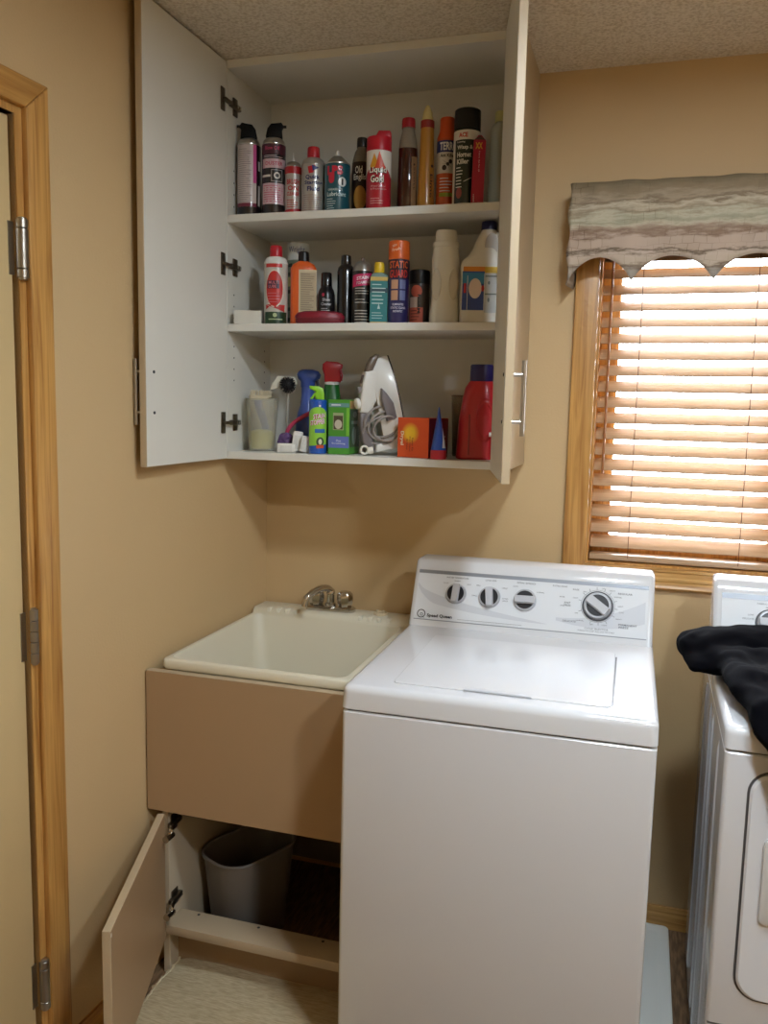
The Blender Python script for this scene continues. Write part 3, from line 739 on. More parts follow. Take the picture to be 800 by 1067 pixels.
# lid with finger scoop
lx0, lx1, ly0, ly1, lz = 0.100, 0.558, 0.048, 0.452, WZT+zo
def lid_ring(i, z): return [(x, y, z) for x, y in rrect((lx1-lx0)/2-i, (ly1-ly0)/2-i, 0.012, 4, (lx0+lx1)/2, (ly0+ly1)/2)]
lid = obj('lid', loft(B(), [lid_ring(0.0, lz-0.002), lid_ring(0.0, lz+0.002), lid_ring(0.0016, lz+0.0036)]), ENAMEL, wa)
obj('lid_gap', bx(lx1+0.0002, lx1+0.0040, ly0+0.012, ly1-0.03, lz-0.001, lz+0.0006), M((60, 60, 64), 0.5), wa)
pts = [(0.255, ly0-0.002), (0.272, ly0+0.010), (0.380, ly0+0.010), (0.398, ly0-0.002)]
obj('finger_scoop', prism(pts, lz+0.0012, lz+0.0050, 'Z', bev=0.0012), M((186, 188, 194), 0.3), lid)  # raised piece; its grey paints in the shading of a hollow
YB0, YT0 = 0.546, 0.6262
con = console(wa, WW, YB0, YT0, WD, WZT+zo, WZC+zo)
PZ = WZT+zo
F0, F1, F2 = face_map(YB0, PZ, -0.002), face_map(YB0, PZ, 0.0014), face_map(YB0, PZ, 0.0019)
pan = obj('control_panel', slab_on(F0, 0.016, WW-0.018, 0.016, 0.158, F1), PANELM, con, smooth=0)
F3 = face_map(YB0, PZ, 0.0023)
bm = B(); d_rect(bm, F2, 0.016, WW-0.018, 0.148, 0.158, 1); d_rect(bm, F2, 0.016, WW-0.018, 0.016, 0.0185, 1)
obj('trim_strip', bm, M((146, 150, 158), 0.35, metal=0.4), pan, smooth=0)
# pale swoosh across the panel
bm = B(); n = 30; prev = None
for i in range(n+1):
    t = i/n; u = 0.018 + t*0.36
    v1 = 0.120 - 0.085*t**0.55; v0 = v1 - 0.030*(1-t)**0.8*min(1, t*6+0.3) - 0.0008
    c = (bm.verts.new(F2(u, v0)), bm.verts.new(F2(u, v1)))
    if prev: bm.faces.new((prev[0], c[0], c[1], prev[1]))
    prev = c
prev = None
for i in range(n+1):
    t = i/n; u = 0.40 + t*0.225
    v1 = 0.055+0.060*t**2.2; v0 = v1-0.008-0.05*t
    v0 = max(v0, 0.0195)
    c = (bm.verts.new(F2(u, v0)), bm.verts.new(F2(u, v1)))
    if prev: bm.faces.new((prev[0], c[0], c[1], prev[1]))
    prev = c
obj('panel_swoosh', bm, SWOOSH, pan, smooth=0)
K = [(0.126, 0.096, 0.029, PI/2-0.05), (0.219, 0.094, 0.030, PI/2+0.12), (0.315, 0.094, 0.031, 0.02)]
for cu, cv, r, a in K: knob(con, YB0, PZ, cu, cv, r, a)
knob(con, YB0, PZ, 0.505, 0.094, 0.036, -0.62, True)
bm = B()
T = lambda s, u, v, h=0.0050, w=None, bd=0.0: d_text(bm, F3, s, u, v, h, w, bd)
T('WATER TEMPERATURE', 0.126, 0.1405, 0.0042, 0.062); T('WARM', 0.126, 0.1315, 0.0036); T('COLD', 0.095, 0.124, 0.0036); T('HOT', 0.160, 0.124, 0.0036)
T('LOAD SIZE', 0.219, 0.1405, 0.0042, 0.030); T('MED', 0.186, 0.124, 0.0036); T('SMALL', 0.178, 0.095, 0.0036); T('LARGE', 0.258, 0.122, 0.0036); T('EXTRA', 0.262, 0.093, 0.0036); T('LARGE', 0.262, 0.087, 0.0036)
T('SPIN SPEED', 0.315, 0.1405, 0.0042, 0.050); T('SLOW', 0.287, 0.130, 0.0036); T('NORMAL', 0.355, 0.118, 0.0036); T('EXTRA RINSE', 0.405, 0.140, 0.0042, 0.038)
T('RINSE', 0.412, 0.112, 0.0036); T('SPIN', 0.414, 0.088, 0.0036)
T('REGULAR', 0.573, 0.132, 0.0050, 0.036, 0.01); T('PERMANENT', 0.583, 0.050, 0.0050, 0.046, 0.01); T('PRESS', 0.573, 0.043, 0.0050, 0.024, 0.01)
T('DELICATE', 0.435, 0.048, 0.0050, 0.034, 0.01); T('KNIT', 0.427, 0.097, 0.0050, None, 0.01); T('PRESS', 0.427, 0.090, 0.0050, None, 0.01); T('RINSE', 0.447, 0.134, 0.0046)
T('CYCLE SELECTOR', 0.505, 0.033, 0.0046, 0.060); T('PUSH IN TO STOP  PULL OUT TO START', 0.505, 0.0265, 0.0036, 0.092)
for s, u, v in (('SPIN', 0.470, 0.130), ('OFF', 0.517, 0.142), ('HEAVY', 0.540, 0.138), ('NORMAL', 0.555, 0.122), ('LIGHT', 0.563, 0.098), ('SOAK', 0.566, 0.082), ('HEAVY', 0.560, 0.064), ('LIGHT', 0.525, 0.045), ('OFF', 0.492, 0.044), ('NORMAL', 0.462, 0.052), ('OFF', 0.452, 0.071), ('LIGHT', 0.447, 0.112)):
    T(s, u, v, 0.0034)
for a in (95, 118, 140, 165, 200, 250, 275, 300, 330, 355, 20, 50, 70):
    a = math.radians(a); c, s = math.cos(a), math.sin(a)
    q = [F3(0.505+c*0.044 - s*0.0005, 0.094+s*0.044 + c*0.0005), F3(0.505+c*0.051 - s*0.0005, 0.094+s*0.051 + c*0.0005), F3(0.505+c*0.051 + s*0.0005, 0.094+s*0.051 - c*0.0005), F3(0.505+c*0.044 + s*0.0005, 0.094+s*0.044 - c*0.0005)]
    bm.faces.new([bm.verts.new(p) for p in q])
d_ring(bm, F3, 0.505, 0.094, 0.0425, 0.0433, 48)
d_rect(bm, F3, 0.138, 0.312, 0.0245, 0.0252, 1)
obj('panel_lettering', bm, INK, pan, smooth=0)['kind'] = 'stuff'
bm = B()
d_text(bm, F3, 'Speed Queen', 0.0875, 0.0285, 0.0115, 0.070, 0.035)
d_ring(bm, F3, 0.036, 0.033, 0.0095, 0.0118, 28); d_ring(bm, F3, 0.037, 0.031, 0.0028, 0.0042, 16)
d_tri(bm, F3, (0.039, 0.027), (0.043, 0.025), (0.046, 0.019), 2)
obj('brand_lettering', bm, M((36, 36, 42), 0.5), pan, smooth=0)['kind'] = 'stuff'
# drip pan
pn = thing('drip_pan', 'shallow white plastic drip pan under the washer', 'drip pan', (0.93, -0.44, 0.0))
PANM = M((232, 232, 226), 0.45)
px, py = 0.372, 0.425
bm = B(); rg = []
for z, i in ((0.0, 0.004), (0.009, 0.0), (0.0118, 0.002), (0.0118, 0.026), (0.0095, 0.029), (0.0095, 0.034), (0.0112, 0.040), (0.0112, 0.06)):
    rg.append([(x, y, z) for x, y in rrect(px-i, py-i, 0.012, 4)])
loft(bm, rg); obj('pan_tray', bm, PANM, pn)

# dryer
DW, DD = 0.686, 0.66
dy = thing('dryer', 'white front-load dryer with a dark garment thrown over it', 'dryer', (1.3355, -0.783, 0.0), -0.5)
dbody, ddeck, fb = shell(dy, DW, DD, 0.911, 0.864, 0.030)
fb.verts.index_update(); fb.faces.index_update(); parts('foot', fb, DARK, dy)
dcon = console(dy, DW, 0.478, 0.565, 0.645, 0.911, 1.097)
YD = 0.478
G0, G1, G2, G3 = (face_map(YD, 0.911, o) for o in (-0.002, 0.0014, 0.0019, 0.0023))
dpan = obj('control_panel', slab_on(G0, 0.022, DW-0.022, 0.016, 0.170, G1), PANELM, dcon, smooth=0)
bm = B(); d_rect(bm, G2, 0.022, DW-0.022, 0.156, 0.170, 1); obj('trim_strip', bm, M((150, 154, 162), 0.35, metal=0.4), dpan, smooth=0)
knob(dcon, YD, 0.911, 0.135, 0.100, 0.032, 0.0, True); knob(dcon, YD, 0.911, 0.52, 0.100, 0.036, 0.6, True)
bm = B(); T2 = lambda s, u, v, h=0.0042, w=None: d_text(bm, G3, s, u, v, h, w, 0.0)
T2('FABRIC SELECTOR', 0.135, 0.148, 0.0045, 0.062); T2('LOW', 0.090, 0.118); T2('DELICATE', 0.084, 0.108); T2('HIGH', 0.182, 0.118); T2('MEDIUM', 0.135, 0.139); T2('CYCLE SELECTOR', 0.52, 0.148, 0.0045, 0.06)
T2('TIMED DRY', 0.600, 0.12); T2('PERMANENT PRESS', 0.43, 0.06, 0.0045, 0.06)
obj('panel_lettering', bm, INK, dpan, smooth=0)['kind'] = 'stuff'
# drum door: groove, door panel, hand recess; lower panel seam
def rrect_xz(bm, x0, x1, z0, z1, r, ys, ins):
    rg = []
    for y, i in zip(ys, ins):
        rg.append([(x, y, z) for x, z in rrect((x1-x0)/2-i, (z1-z0)/2-i, r, 8, (x0+x1)/2, (z0+z1)/2)])
    loft(bm, rg); bmesh.ops.recalc_face_normals(bm, faces=bm.faces); return bm
dd = obj('drum_door', rrect_xz(B(), 0.050, 0.636, 0.358, 0.828, 0.045, (0.004, -0.004, -0.008), (0.0, 0.0, 0.004)), ENAMEL, dy)
obj('door_groove', rrect_xz(B(), 0.0455, 0.6405, 0.3535, 0.8325, 0.0485, (0.003, -0.0006), (0.0, 0.0)), M((74, 72, 74), 0.5), dy)
obj('hand_recess', rrect_xz(B(), 0.082, 0.116, 0.525, 0.700, 0.012, (-0.0075, -0.014, -0.016), (0.0, 0.0, 0.004)), M((205, 203, 200), 0.3), dd)
obj('panel_seam', bx(0.004, DW-0.004, -0.0004, 0.004, 0.286, 0.290), M((90, 88, 88), 0.5), dy)
bm = B()
for yy in (0.12, 0.28, 0.36, 0.52):
    prism([(yy-0.010, -0.0002), (yy-0.006, -0.0028), (yy+0.006, -0.0028), (yy+0.010, -0.0002), (yy, 0.003)], 0.06, 0.84, 'X', bm=bm) if False else None
    rg = []
    for z, k in ((0.06, 0.2), (0.075, 1), (0.82, 1), (0.835, 0.2)):
        rg.append([(-0.0030*k, yy-0.004, z), (-0.0030*k, yy+0.004, z), (0.001, yy+0.009, z), (0.001, yy-0.009, z)])
    loft(bm, rg)
bmesh.ops.recalc_face_normals(bm, faces=bm.faces)
bm.verts.index_update(); bm.faces.index_update(); parts('side_rib', bm, ENAMEL, dbody)

# dark fleece garment over the dryer
bm = B()
def blob(c, rx, ry, rz):
    m = Matrix.Translation(c) @ Matrix.Diagonal((rx, ry, rz, 1))
    bmesh.ops.create_icosphere(bm, subdivisions=2, radius=1.0, matrix=m)
def strand(pts, rx, ry, rz, n=7):
    for a, c in zip(pts, pts[1:]):
        for i in range(n):
            t = i/n; blob([a[k]+(c[k]-a[k])*t for k in range(3)], rx, ry, rz)
    blob(pts[-1], rx, ry, rz)
strand([(1.306, -0.385, 0.957), (1.40, -0.36, 0.968), (1.55, -0.36, 0.970), (1.75, -0.42, 0.958)], 0.055, 0.075, 0.044)
strand([(1.300, -0.44, 0.940), (1.40, -0.46, 0.948)], 0.038, 0.070, 0.034)
strand([(1.380, -0.50, 0.950), (1.398, -0.64, 0.948), (1.418, -0.768, 0.942), (1.440, -0.818, 0.905), (1.470, -0.828, 0.85), (1.490, -0.828, 0.76)], 0.056, 0.036, 0.036, 9)
strand([(1.50, -0.45, 0.962), (1.55, -0.60, 0.957), (1.57, -0.755, 0.942), (1.58, -0.814, 0.90), (1.58, -0.824, 0.72)], 0.060, 0.034, 0.036)
strand([(1.45, -0.46, 0.957), (1.475, -0.62, 0.950), (1.495, -0.762, 0.940), (1.510, -0.816, 0.90), (1.53, -0.826, 0.74)], 0.056, 0.034, 0.034, 9)
strand([(1.56, -0.45, 0.957), (1.60, -0.60, 0.952), (1.625, -0.758, 0.940), (1.63, -0.815, 0.90), (1.635, -0.825, 0.71)], 0.056, 0.034, 0.034, 9)
strand([(1.62, -0.45, 0.952), (1.66, -0.60, 0.952), (1.68, -0.755, 0.940), (1.68, -0.814, 0.90), (1.68, -0.824, 0.70)], 0.060, 0.034, 0.034)
jk = tag(obj('garment', bm, M((6, 6, 11), 1.0, bump=0.3, scale=500, spec=0.08), smooth=80), 'rumpled black and navy fleece garment lying on the dryer', 'garment')
m1 = jk.modifiers.new('weld', 'REMESH'); m1.mode = 'VOXEL'; m1.voxel_size = 0.007; m1.use_smooth_shade = True
m2 = jk.modifiers.new('soften', 'SMOOTH'); m2.factor = 0.6; m2.iterations = 6
tx = bpy.data.textures.new('folds', 'MARBLE'); tx.noise_scale = 0.11; tx.turbulence = 7; tx.marble_type = 'SOFT'
m3 = jk.modifiers.new('folds', 'DISPLACE'); m3.texture = tx; m3.texture_coords = 'LOCAL'; m3.strength = 0.016; m3.mid_level = 0.6
m4 = jk.modifiers.new('soften2', 'SMOOTH'); m4.factor = 0.5; m4.iterations = 3

# ================================================================== THINGS ON THE CABINET SHELVES
E_ = 0.0006                                  # things stand a hair above the boards
WHITE = M((232, 230, 224), 0.45); CREAM = M((226, 216, 190), 0.5); RED = M((178, 30, 44), 0.4); TIN = M((190, 188, 184), 0.28, metal=0.9)
def dec(root, name, col, fn, rough=0.4, parent=None):
    bm = B(); fn(bm); bm.verts.index_update(); bm.faces.index_update()
    if name.startswith(('label', 'picture')): return parts(name, bm, M(col, rough, coat=0.2), parent or root, smooth=60)
    o = obj(name, bm, M(col, rough, coat=0.2), parent or root, smooth=60)
    if name not in ('number', 'flame', 'flame_core', 'packet_top', 'packet_side'): o['kind'] = 'stuff'
    return o
def can_body(root, R, h, col, rim=True, n=28, rough=0.3, metal=0.0, name='can_body'):
    pr = [(R*0.90, 0.0), (R*0.97, 0.001), (R, 0.004), (R, h-0.003), (R*0.985, h)]
    o = obj(name, lathe(pr, n), M(col, rough, metal=metal, coat=0.5), root)
    return o
def dome(root, R, z0, h, rt, mat, name='can_shoulder', n=24):
    pr = [(R*1.0, z0-0.002), (R*1.01, z0+0.001), (R*0.97, z0+0.003)]
    for i in range(1, 7):
        a = PI/2*i/6; pr.append((rt+(R*0.95-rt)*math.cos(a), z0+0.003+(h-0.003)*math.sin(a)))
    return obj(name, lathe(pr, n), mat, root)
def cap(root, R, z0, z1, col, name='cap', n=24, taper=0.96, rough=0.35):
    pr = [(R, z0), (R, z0+(z1-z0)*0.5), (R*taper, z1-0.003), (R*taper*0.93, z1-0.0008), (R*taper*0.8, z1)]
    return obj(name, lathe(pr, n), M(col, rough), root)

# ---------------- upper shelf
zs = Z1+E_
SHU = 'bottles and cans on the upper shelf'; SHM = 'bottles and cans on the middle shelf'; SHL = 'cleaning things on the bottom shelf'
def duster(label, x, y, deg, flip, front):
    t = thing('duster_can', label, 'spray can', (x, y, zs), deg, SHU)
    R = 0.033
    can_body(t, R, 0.195, (22, 12, 18)); S = cyl(R); S2 = cyl(R, 0.0010)
    dome(t, R, 0.195, 0.018, 0.017, TIN)
    f = -1 if flip else 1
    out = [(-0.024*f, 0.212), (-0.022*f, 0.238), (-0.026*f, 0.247), (-0.020*f, 0.255), (-0.008*f, 0.253), (0.008*f, 0.251), (0.018*f, 0.238), (0.0225*f, 0.218), (0.021*f, 0.208), (-0.018*f, 0.208)]
    bm = prism(out, -0.014, 0.014, 'Y', bev=0.004, seg=2)
    hd = obj('trigger_cap', bm, M((8, 8, 8), 0.6, spec=0.2), t)
    obj('nozzle', tube([(-0.018*f, 0, 0.246), (-0.034*f, 0, 0.247)], 0.004, 8), M((16, 15, 16), 0.4), hd)
    if front:
        dec(t, 'label_band', (206, 176, 184), lambda b: [d_rect(b, S, -0.036, 0.040, z0, z1, 16) for z0, z1 in ((0.128, 0.153), (0.032, 0.088))])
        dec(t, 'label_tint', (74, 26, 44), lambda b: d_rect(b, S, -0.040, 0.040, 0.165, 0.192, 16))
        dec(t, 'emblem_plate', (176, 172, 170), lambda b: (d_rect(b, S2, -0.006, 0.026, 0.092, 0.124, 10)))
        S3 = cyl(R, 0.0014); S4 = cyl(R, 0.0018)
        dec(t, 'emblem_field', (20, 16, 18), lambda b: d_rect(b, S3, -0.004, 0.024, 0.094, 0.122, 10))
        dec(t, 'emblem', (214, 210, 206), lambda b: (d_ring(b, S4, 0.010, 0.108, 0.005, 0.009, 18), d_rect(b, S4, -0.036, -0.008, 0.104, 0.110, 6)))
        dec(t, 'lettering', (190, 60, 100), lambda b: (d_text(b, S2, 'Blow Off', -0.004, 0.181, 0.010, 0.042), d_text(b, S2, 'DUSTER', 0.002, 0.1405, 0.010, 0.050), d_lines(b, S2, -0.03, 0.034, 0.082, 8, 0.006, 0.0018)))
        dec(t, 'small_print', (206, 190, 196), lambda b: d_lines(b, S2, -0.03, 0.03, 0.162, 2, 0.004, 0.0014))
    else:
        dec(t, 'label_panel', (198, 186, 186), lambda b: d_rect(b, S, -0.040, 0.022, 0.026, 0.192, 16))
        dec(t, 'label_edge', (206, 84, 150), lambda b: d_rect(b, S2, 0.012, 0.022, 0.09, 0.192, 4))
        dec(t, 'label_foot', (120, 34, 60), lambda b: d_rect(b, S2, -0.040, 0.022, 0.026, 0.036, 12))
        dec(t, 'small_print', (132, 124, 122), lambda b: d_lines(b, S2, -0.034, 0.010, 0.180, 26, 0.0056, 0.0013))
        dec(t, 'lettering', (190, 186, 186), lambda b: (d_rect(b, S2, 0.028, 0.036, 0.125, 0.150, 3), d_rect(b, S2, 0.028, 0.036, 0.03, 0.085, 3)))
duster('black and pink air duster can showing its grey print panel', 0.050, -0.235, 24, False, False)
duster('black and pink air duster can with a square emblem on its front', 0.121, -0.225, 22, True, True)

t = thing('spray_can', 'small red and silver spray can between air duster and starting fluid', 'spray can', (0.181, -0.228, zs), 22, SHU)
R = 0.0228; can_body(t, R, 0.132, (186, 178, 172), metal=0.3); dome(t, R, 0.132, 0.015, 0.008, TIN); S = cyl(R); S2 = cyl(R, 0.001)
obj('nozzle', lathe([(0.004, 0.146), (0.004, 0.153), (0.0015, 0.158), (0.001, 0.172)], 10), WHITE, t)
dec(t, 'label_band', (176, 30, 40), lambda b: (d_rect(b, S, -0.034, 0.034, 0.112, 0.131, 16), d_rect(b, S, -0.034, 0.034, 0.004, 0.018, 16, slant=0.006)))
dec(t, 'lettering', (182, 28, 40), lambda b: (d_text(b, S2, 'BRUSH', 0, 0.090, 0.014, 0.036, 0.03), d_text(b, S2, 'ON', 0, 0.073, 0.013, 0.03, 0.03), d_text(b, S2, 'CLEANER', 0, 0.058, 0.010, 0.036, 0.03), d_lines(b, S2, -0.018, 0.016, 0.042, 4, 0.006, 0.002)))

t = thing('spray_can', 'silver starting fluid spray can with a red cap', 'spray can', (0.241, -0.228, zs), 21, SHU)
R = 0.033; can_body(t, R, 0.132, (182, 178, 172), metal=0.5, rough=0.32); dome(t, R, 0.132, 0.020, 0.017, M((182, 178, 172), 0.32, metal=0.5)); S = cyl(R); S2 = cyl(R, 0.001)
cap(t, 0.0172, 0.148, 0.182, (186, 40, 52))
dec(t, 'emblem', (190, 36, 50), lambda b: (d_tri(b, S, (-0.016, 0.124), (0.006, 0.128), (-0.012, 0.106)), d_tri(b, S, (0.006, 0.128), (0.000, 0.108), (-0.012, 0.106))))
dec(t, 'emblem_tip', (44, 50, 120), lambda b: (d_tri(b, S2, (-0.004, 0.128), (0.016, 0.122), (-0.002, 0.112)),))
dec(t, 'lettering', (40, 44, 104), lambda b: (d_text(b, S2, 'Quick', -0.002, 0.096, 0.013, 0.040, 0.035), d_text(b, S2, 'Starting', 0.001, 0.081, 0.013, 0.052, 0.03), d_text(b, S2, 'Fluid', 0.0, 0.066, 0.012, 0.034, 0.035)))
dec(t, 'small_print', (150, 112, 108), lambda b: d_lines(b, S2, -0.03, 0.03, 0.050, 8, 0.0055, 0.0012))

t = thing('spray_can', 'teal lubricant spray can numbered one with a red logo', 'spray can', (0.311, -0.228, zs), 20, SHU)
R = 0.0352; can_body(t, R, 0.130, (22, 84, 96)); S = cyl(R); S2 = cyl(R, 0.001); S3 = cyl(R, 0.0014)
obj('can_shoulder', lathe([(R*1.0, 0.129), (R*1.01, 0.132), (R*0.92, 0.134), (0.016, 0.150), (0.013, 0.153), (0.008, 0.153)], 28), TIN, t)
obj('nozzle', lathe([(0.006, 0.152), (0.006, 0.160), (0.004, 0.163), (0.004, 0.168), (0.002, 0.169)], 12), WHITE, t)
dec(t, 'logo', (206, 44, 66), lambda b: (d_text(b, S2, 'LPS', -0.007, 0.110, 0.024, 0.044, 0.06), d_ell(b, S2, -0.016, 0.086, 0.008, 0.010, 16), d_rect(b, S2, -0.024, -0.008, 0.088, 0.100, 6)))
dec(t, 'number_disc', (224, 226, 222), lambda b: d_ell(b, S2, 0.014, 0.080, 0.0115, 0.0125))
dec(t, 'number', (20, 24, 26), lambda b: d_text(b, S3, '1', 0.014, 0.080, 0.017, None, 0.05))
dec(t, 'lettering', (196, 214, 214), lambda b: (d_text(b, S2, 'GREASELESS', -0.006, 0.060, 0.0055, 0.040, 0.02), d_text(b, S2, 'Lubricant', -0.002, 0.048, 0.011, 0.054, 0.03), d_lines(b, S2, -0.03, -0.002, 0.036, 5, 0.006, 0.0016)))

t = thing('polish_bottle', 'dark furniture polish bottle with a black cap behind the red-capped polish can', 'bottle', (0.363, -0.175, zs), 18, SHU)
pr = [(0.024, 0), (0.027, 0.003), (0.027, 0.140), (0.0255, 0.155), (0.019, 0.176), (0.013, 0.186), (0.012, 0.196)]
obj('bottle_body', lathe([(r*1.0, z) for r, z in pr], 24), M((150, 140, 122), 0.15, trans=0.35), t)
obj('polish', lathe([(0.0245, 0.0005), (0.0272, 0.004), (0.0272, 0.140)], 24), M((52, 28, 18), 0.3), t)
cap(t, 0.0145, 0.188, 0.214, (26, 22, 20)); S = cyl(0.0274); S2 = cyl(0.0274, 0.001)
dec(t, 'label_panel', (40, 22, 18), lambda b: d_rect(b, S, -0.034, 0.034, 0.010, 0.145, 16))
dec(t, 'lettering', (232, 226, 212), lambda b: (d_text(b, S2, 'Old', -0.008, 0.124, 0.020, 0.020, 0.02), d_text(b, S2, 'English', -0.002, 0.103, 0.020, 0.042, 0.02)))
dec(t, 'label_picture', (190, 140, 62), lambda b: d_ell(b, S2, -0.004, 0.050, 0.018, 0.032))

t = thing('polish_can', 'red and white wood polish spray can with a flame on it', 'spray can', (0.432, -0.236, zs), 17, SHU)
R = 0.0335; can_body(t, R, 0.156, (176, 26, 44)); S = cyl(R); S2 = cyl(R, 0.001); S3 = cyl(R, 0.0014)
bm = lathe([(R*1.005, 0.154), (R*1.005, 0.158), (R*0.99, 0.186), (R*0.96, 0.190), (R*0.5, 0.190)], 28); cp = obj('cap', bm, M((188, 28, 46), 0.35), t)
out = [(-0.008, 0.186), (-0.008, 0.196), (-0.002, 0.2065), (0.028, 0.2065), (0.0315, 0.200), (0.0325, 0.186)]
obj('cap_crest', prism(out, -0.022, 0.022, 'Y', bev=0.006, seg=3), M((188, 28, 46), 0.35), cp)
dec(t, 'label_field', (226, 220, 210), lambda b: (d_rect(b, S, -0.045, 0.045, 0.118, 0.153, 20), d_tri(b, S, (0.045, 0.118), (0.012, 0.118), (0.045, 0.082), 6), d_tri(b, S, (-0.045, 0.118), (-0.012, 0.118), (-0.045, 0.09), 6)))
dec(t, 'flame', (216, 150, 40), lambda b: d_tri(b, S2, (-0.026, 0.108), (0.002, 0.108), (-0.012, 0.145)))
dec(t, 'flame_core', (206, 70, 34), lambda b: d_tri(b, S3, (-0.010, 0.106), (0.018, 0.106), (0.001, 0.149)))
S4 = cyl(R, 0.0018); S5 = cyl(R, 0.0022)
dec(t, 'lettering_shadow', (28, 20, 18), lambda b: (d_text(b, S4, 'Liquid', -0.001, 0.0995, 0.020, 0.046, 0.06), d_text(b, S4, 'Gold', -0.003, 0.0785, 0.019, 0.034, 0.06)))
dec(t, 'lettering', (236, 230, 214), lambda b: (d_text(b, S5, 'Liquid', -0.002, 0.1005, 0.020, 0.046, 0.02), d_text(b, S5, 'Gold', -0.004, 0.0795, 0.019, 0.034, 0.02)))
dec(t, 'small_print', (226, 180, 176), lambda b: (d_text(b, S2, 'Wood Cleaner', -0.001, 0.061, 0.0048, 0.040, 0.0), d_text(b, S2, '& Preservative', 0.0, 0.054, 0.0048, 0.044, 0.0), d_lines(b, S2, -0.022, 0.016, 0.030, 3, 0.006, 0.0012)))

t = thing('oil_bottle', 'clear bottle of dark brown oil with a red cap', 'bottle', (0.502, -0.200, zs), 16, SHU)
pr = [(0.0255, 0), (0.0275, 0.003), (0.0265, 0.10), (0.0255, 0.168), (0.0225, 0.190), (0.0175, 0.212), (0.016, 0.225)]
obj('bottle_body', lathe(pr, 24, sy=0.8), M((176, 166, 148), 0.12, trans=0.45), t)
obj('oil', lathe([(r*1.004, z+0.0005) for r, z in pr[:4]], 24, sy=0.8), M((62, 26, 16), 0.1, coat=0.5), t)
cap(t, 0.0182, 0.222, 0.247, (166, 30, 40)); S = ell(0.0268, 0.0215, 0.0008); S2 = ell(0.0268, 0.0215, 0.0012)
dec(t, 'label_panel', (150, 116, 80), lambda b: d_rect(b, S, 0.010, 0.030, 0.006, 0.145, 8))
dec(t, 'lettering', (60, 30, 22), lambda b: (d_text(b, S2, 'Scott', 0.019, 0.09, 0.006, 0.06, 0.0, vert=True), d_ell(b, S2, 0.018, 0.125, 0.003, 0.003, 8)))

t = thing('glue_bottle', 'tall golden tapered bottle with a cream nozzle and red collar', 'bottle', (0.554, -0.200, zs), 15, SHU)
obj('bottle_body', lathe([(0.0215, 0), (0.0232, 0.003), (0.0232, 0.02), (0.0195, 0.150), (0.0175, 0.218)], 24), M((190, 134, 50), 0.35, coat=0.3), t)
obj('collar', lathe([(0.0178, 0.217), (0.0182, 0.219), (0.0180, 0.236), (0.0170, 0.237)], 24), M((150, 40, 32), 0.4), t)
obj('nozzle', lathe([(0.0145, 0.236), (0.0150, 0.242), (0.0130, 0.250), (0.0125, 0.258), (0.0075, 0.270), (0.0040, 0.276), (0.001, 0.2765)], 20), M((222, 204, 138), 0.45), t)
S = cyl(0.0215, 0.0012)
dec(t, 'lettering', (70, 40, 26), lambda b: (d_text(b, S, 'Elmer', 0.014, 0.060, 0.008, 0.075, 0.02, vert=True), d_ell(b, cyl(0.0205, 0.002), 0.015, 0.118, 0.004, 0.004, 10)))

t = thing('ant_spray_can', 'orange, white and blue ant killer spray can', 'spray can', (0.604, -0.180, zs), 14, SHU)
R = 0.0268; can_body(t, R, 0.190, (206, 86, 34)); S = cyl(R); S2 = cyl(R, 0.001)
obj('cap', lathe([(R, 0.189), (R*0.99, 0.195), (0.0205, 0.212), (0.0198, 0.243), (0.018, 0.246), (0.012, 0.246)], 24), M((212, 82, 28), 0.4), t)
dec(t, 'label_band', (40, 50, 110), lambda b: d_rect(b, S, -0.036, 0.036, 0.154, 0.184, 16))
dec(t, 'label_field', (206, 200, 190), lambda b: d_rect(b, S, -0.036, 0.036, 0.100, 0.154, 16))
dec(t, 'label_stripe', (150, 160, 44), lambda b: d_rect(b, S2, -0.018, 0.022, 0.040, 0.050, 10))
dec(t, 'lettering', (226, 224, 220), lambda b: (d_text(b, S2, 'TERRO', 0.004, 0.169, 0.021, 0.048, 0.03), d_lines(b, S2, -0.018, 0.018, 0.088, 5, 0.008, 0.0022)))
dec(t, 'ant_picture', (40, 30, 26), lambda b: (d_text(b, S2, 'Ant Killer', 0.002, 0.1455, 0.009, 0.040, 0.03), d_ell(b, S2, 0.010, 0.130, 0.005, 0.006, 12), d_ell(b, S2, 0.003, 0.123, 0.004, 0.005, 12), d_ell(b, S2, -0.006, 0.114, 0.006, 0.007, 12),
    [d_tri(b, S2, (0.003, 0.123), (0.004, 0.124), (0.003+dx, 0.123+dzz), 2) for dx, dzz in ((-0.016, 0.012), (-0.018, 0.002), (0.014, -0.012), (0.006, -0.018), (0.018, 0.004))]))

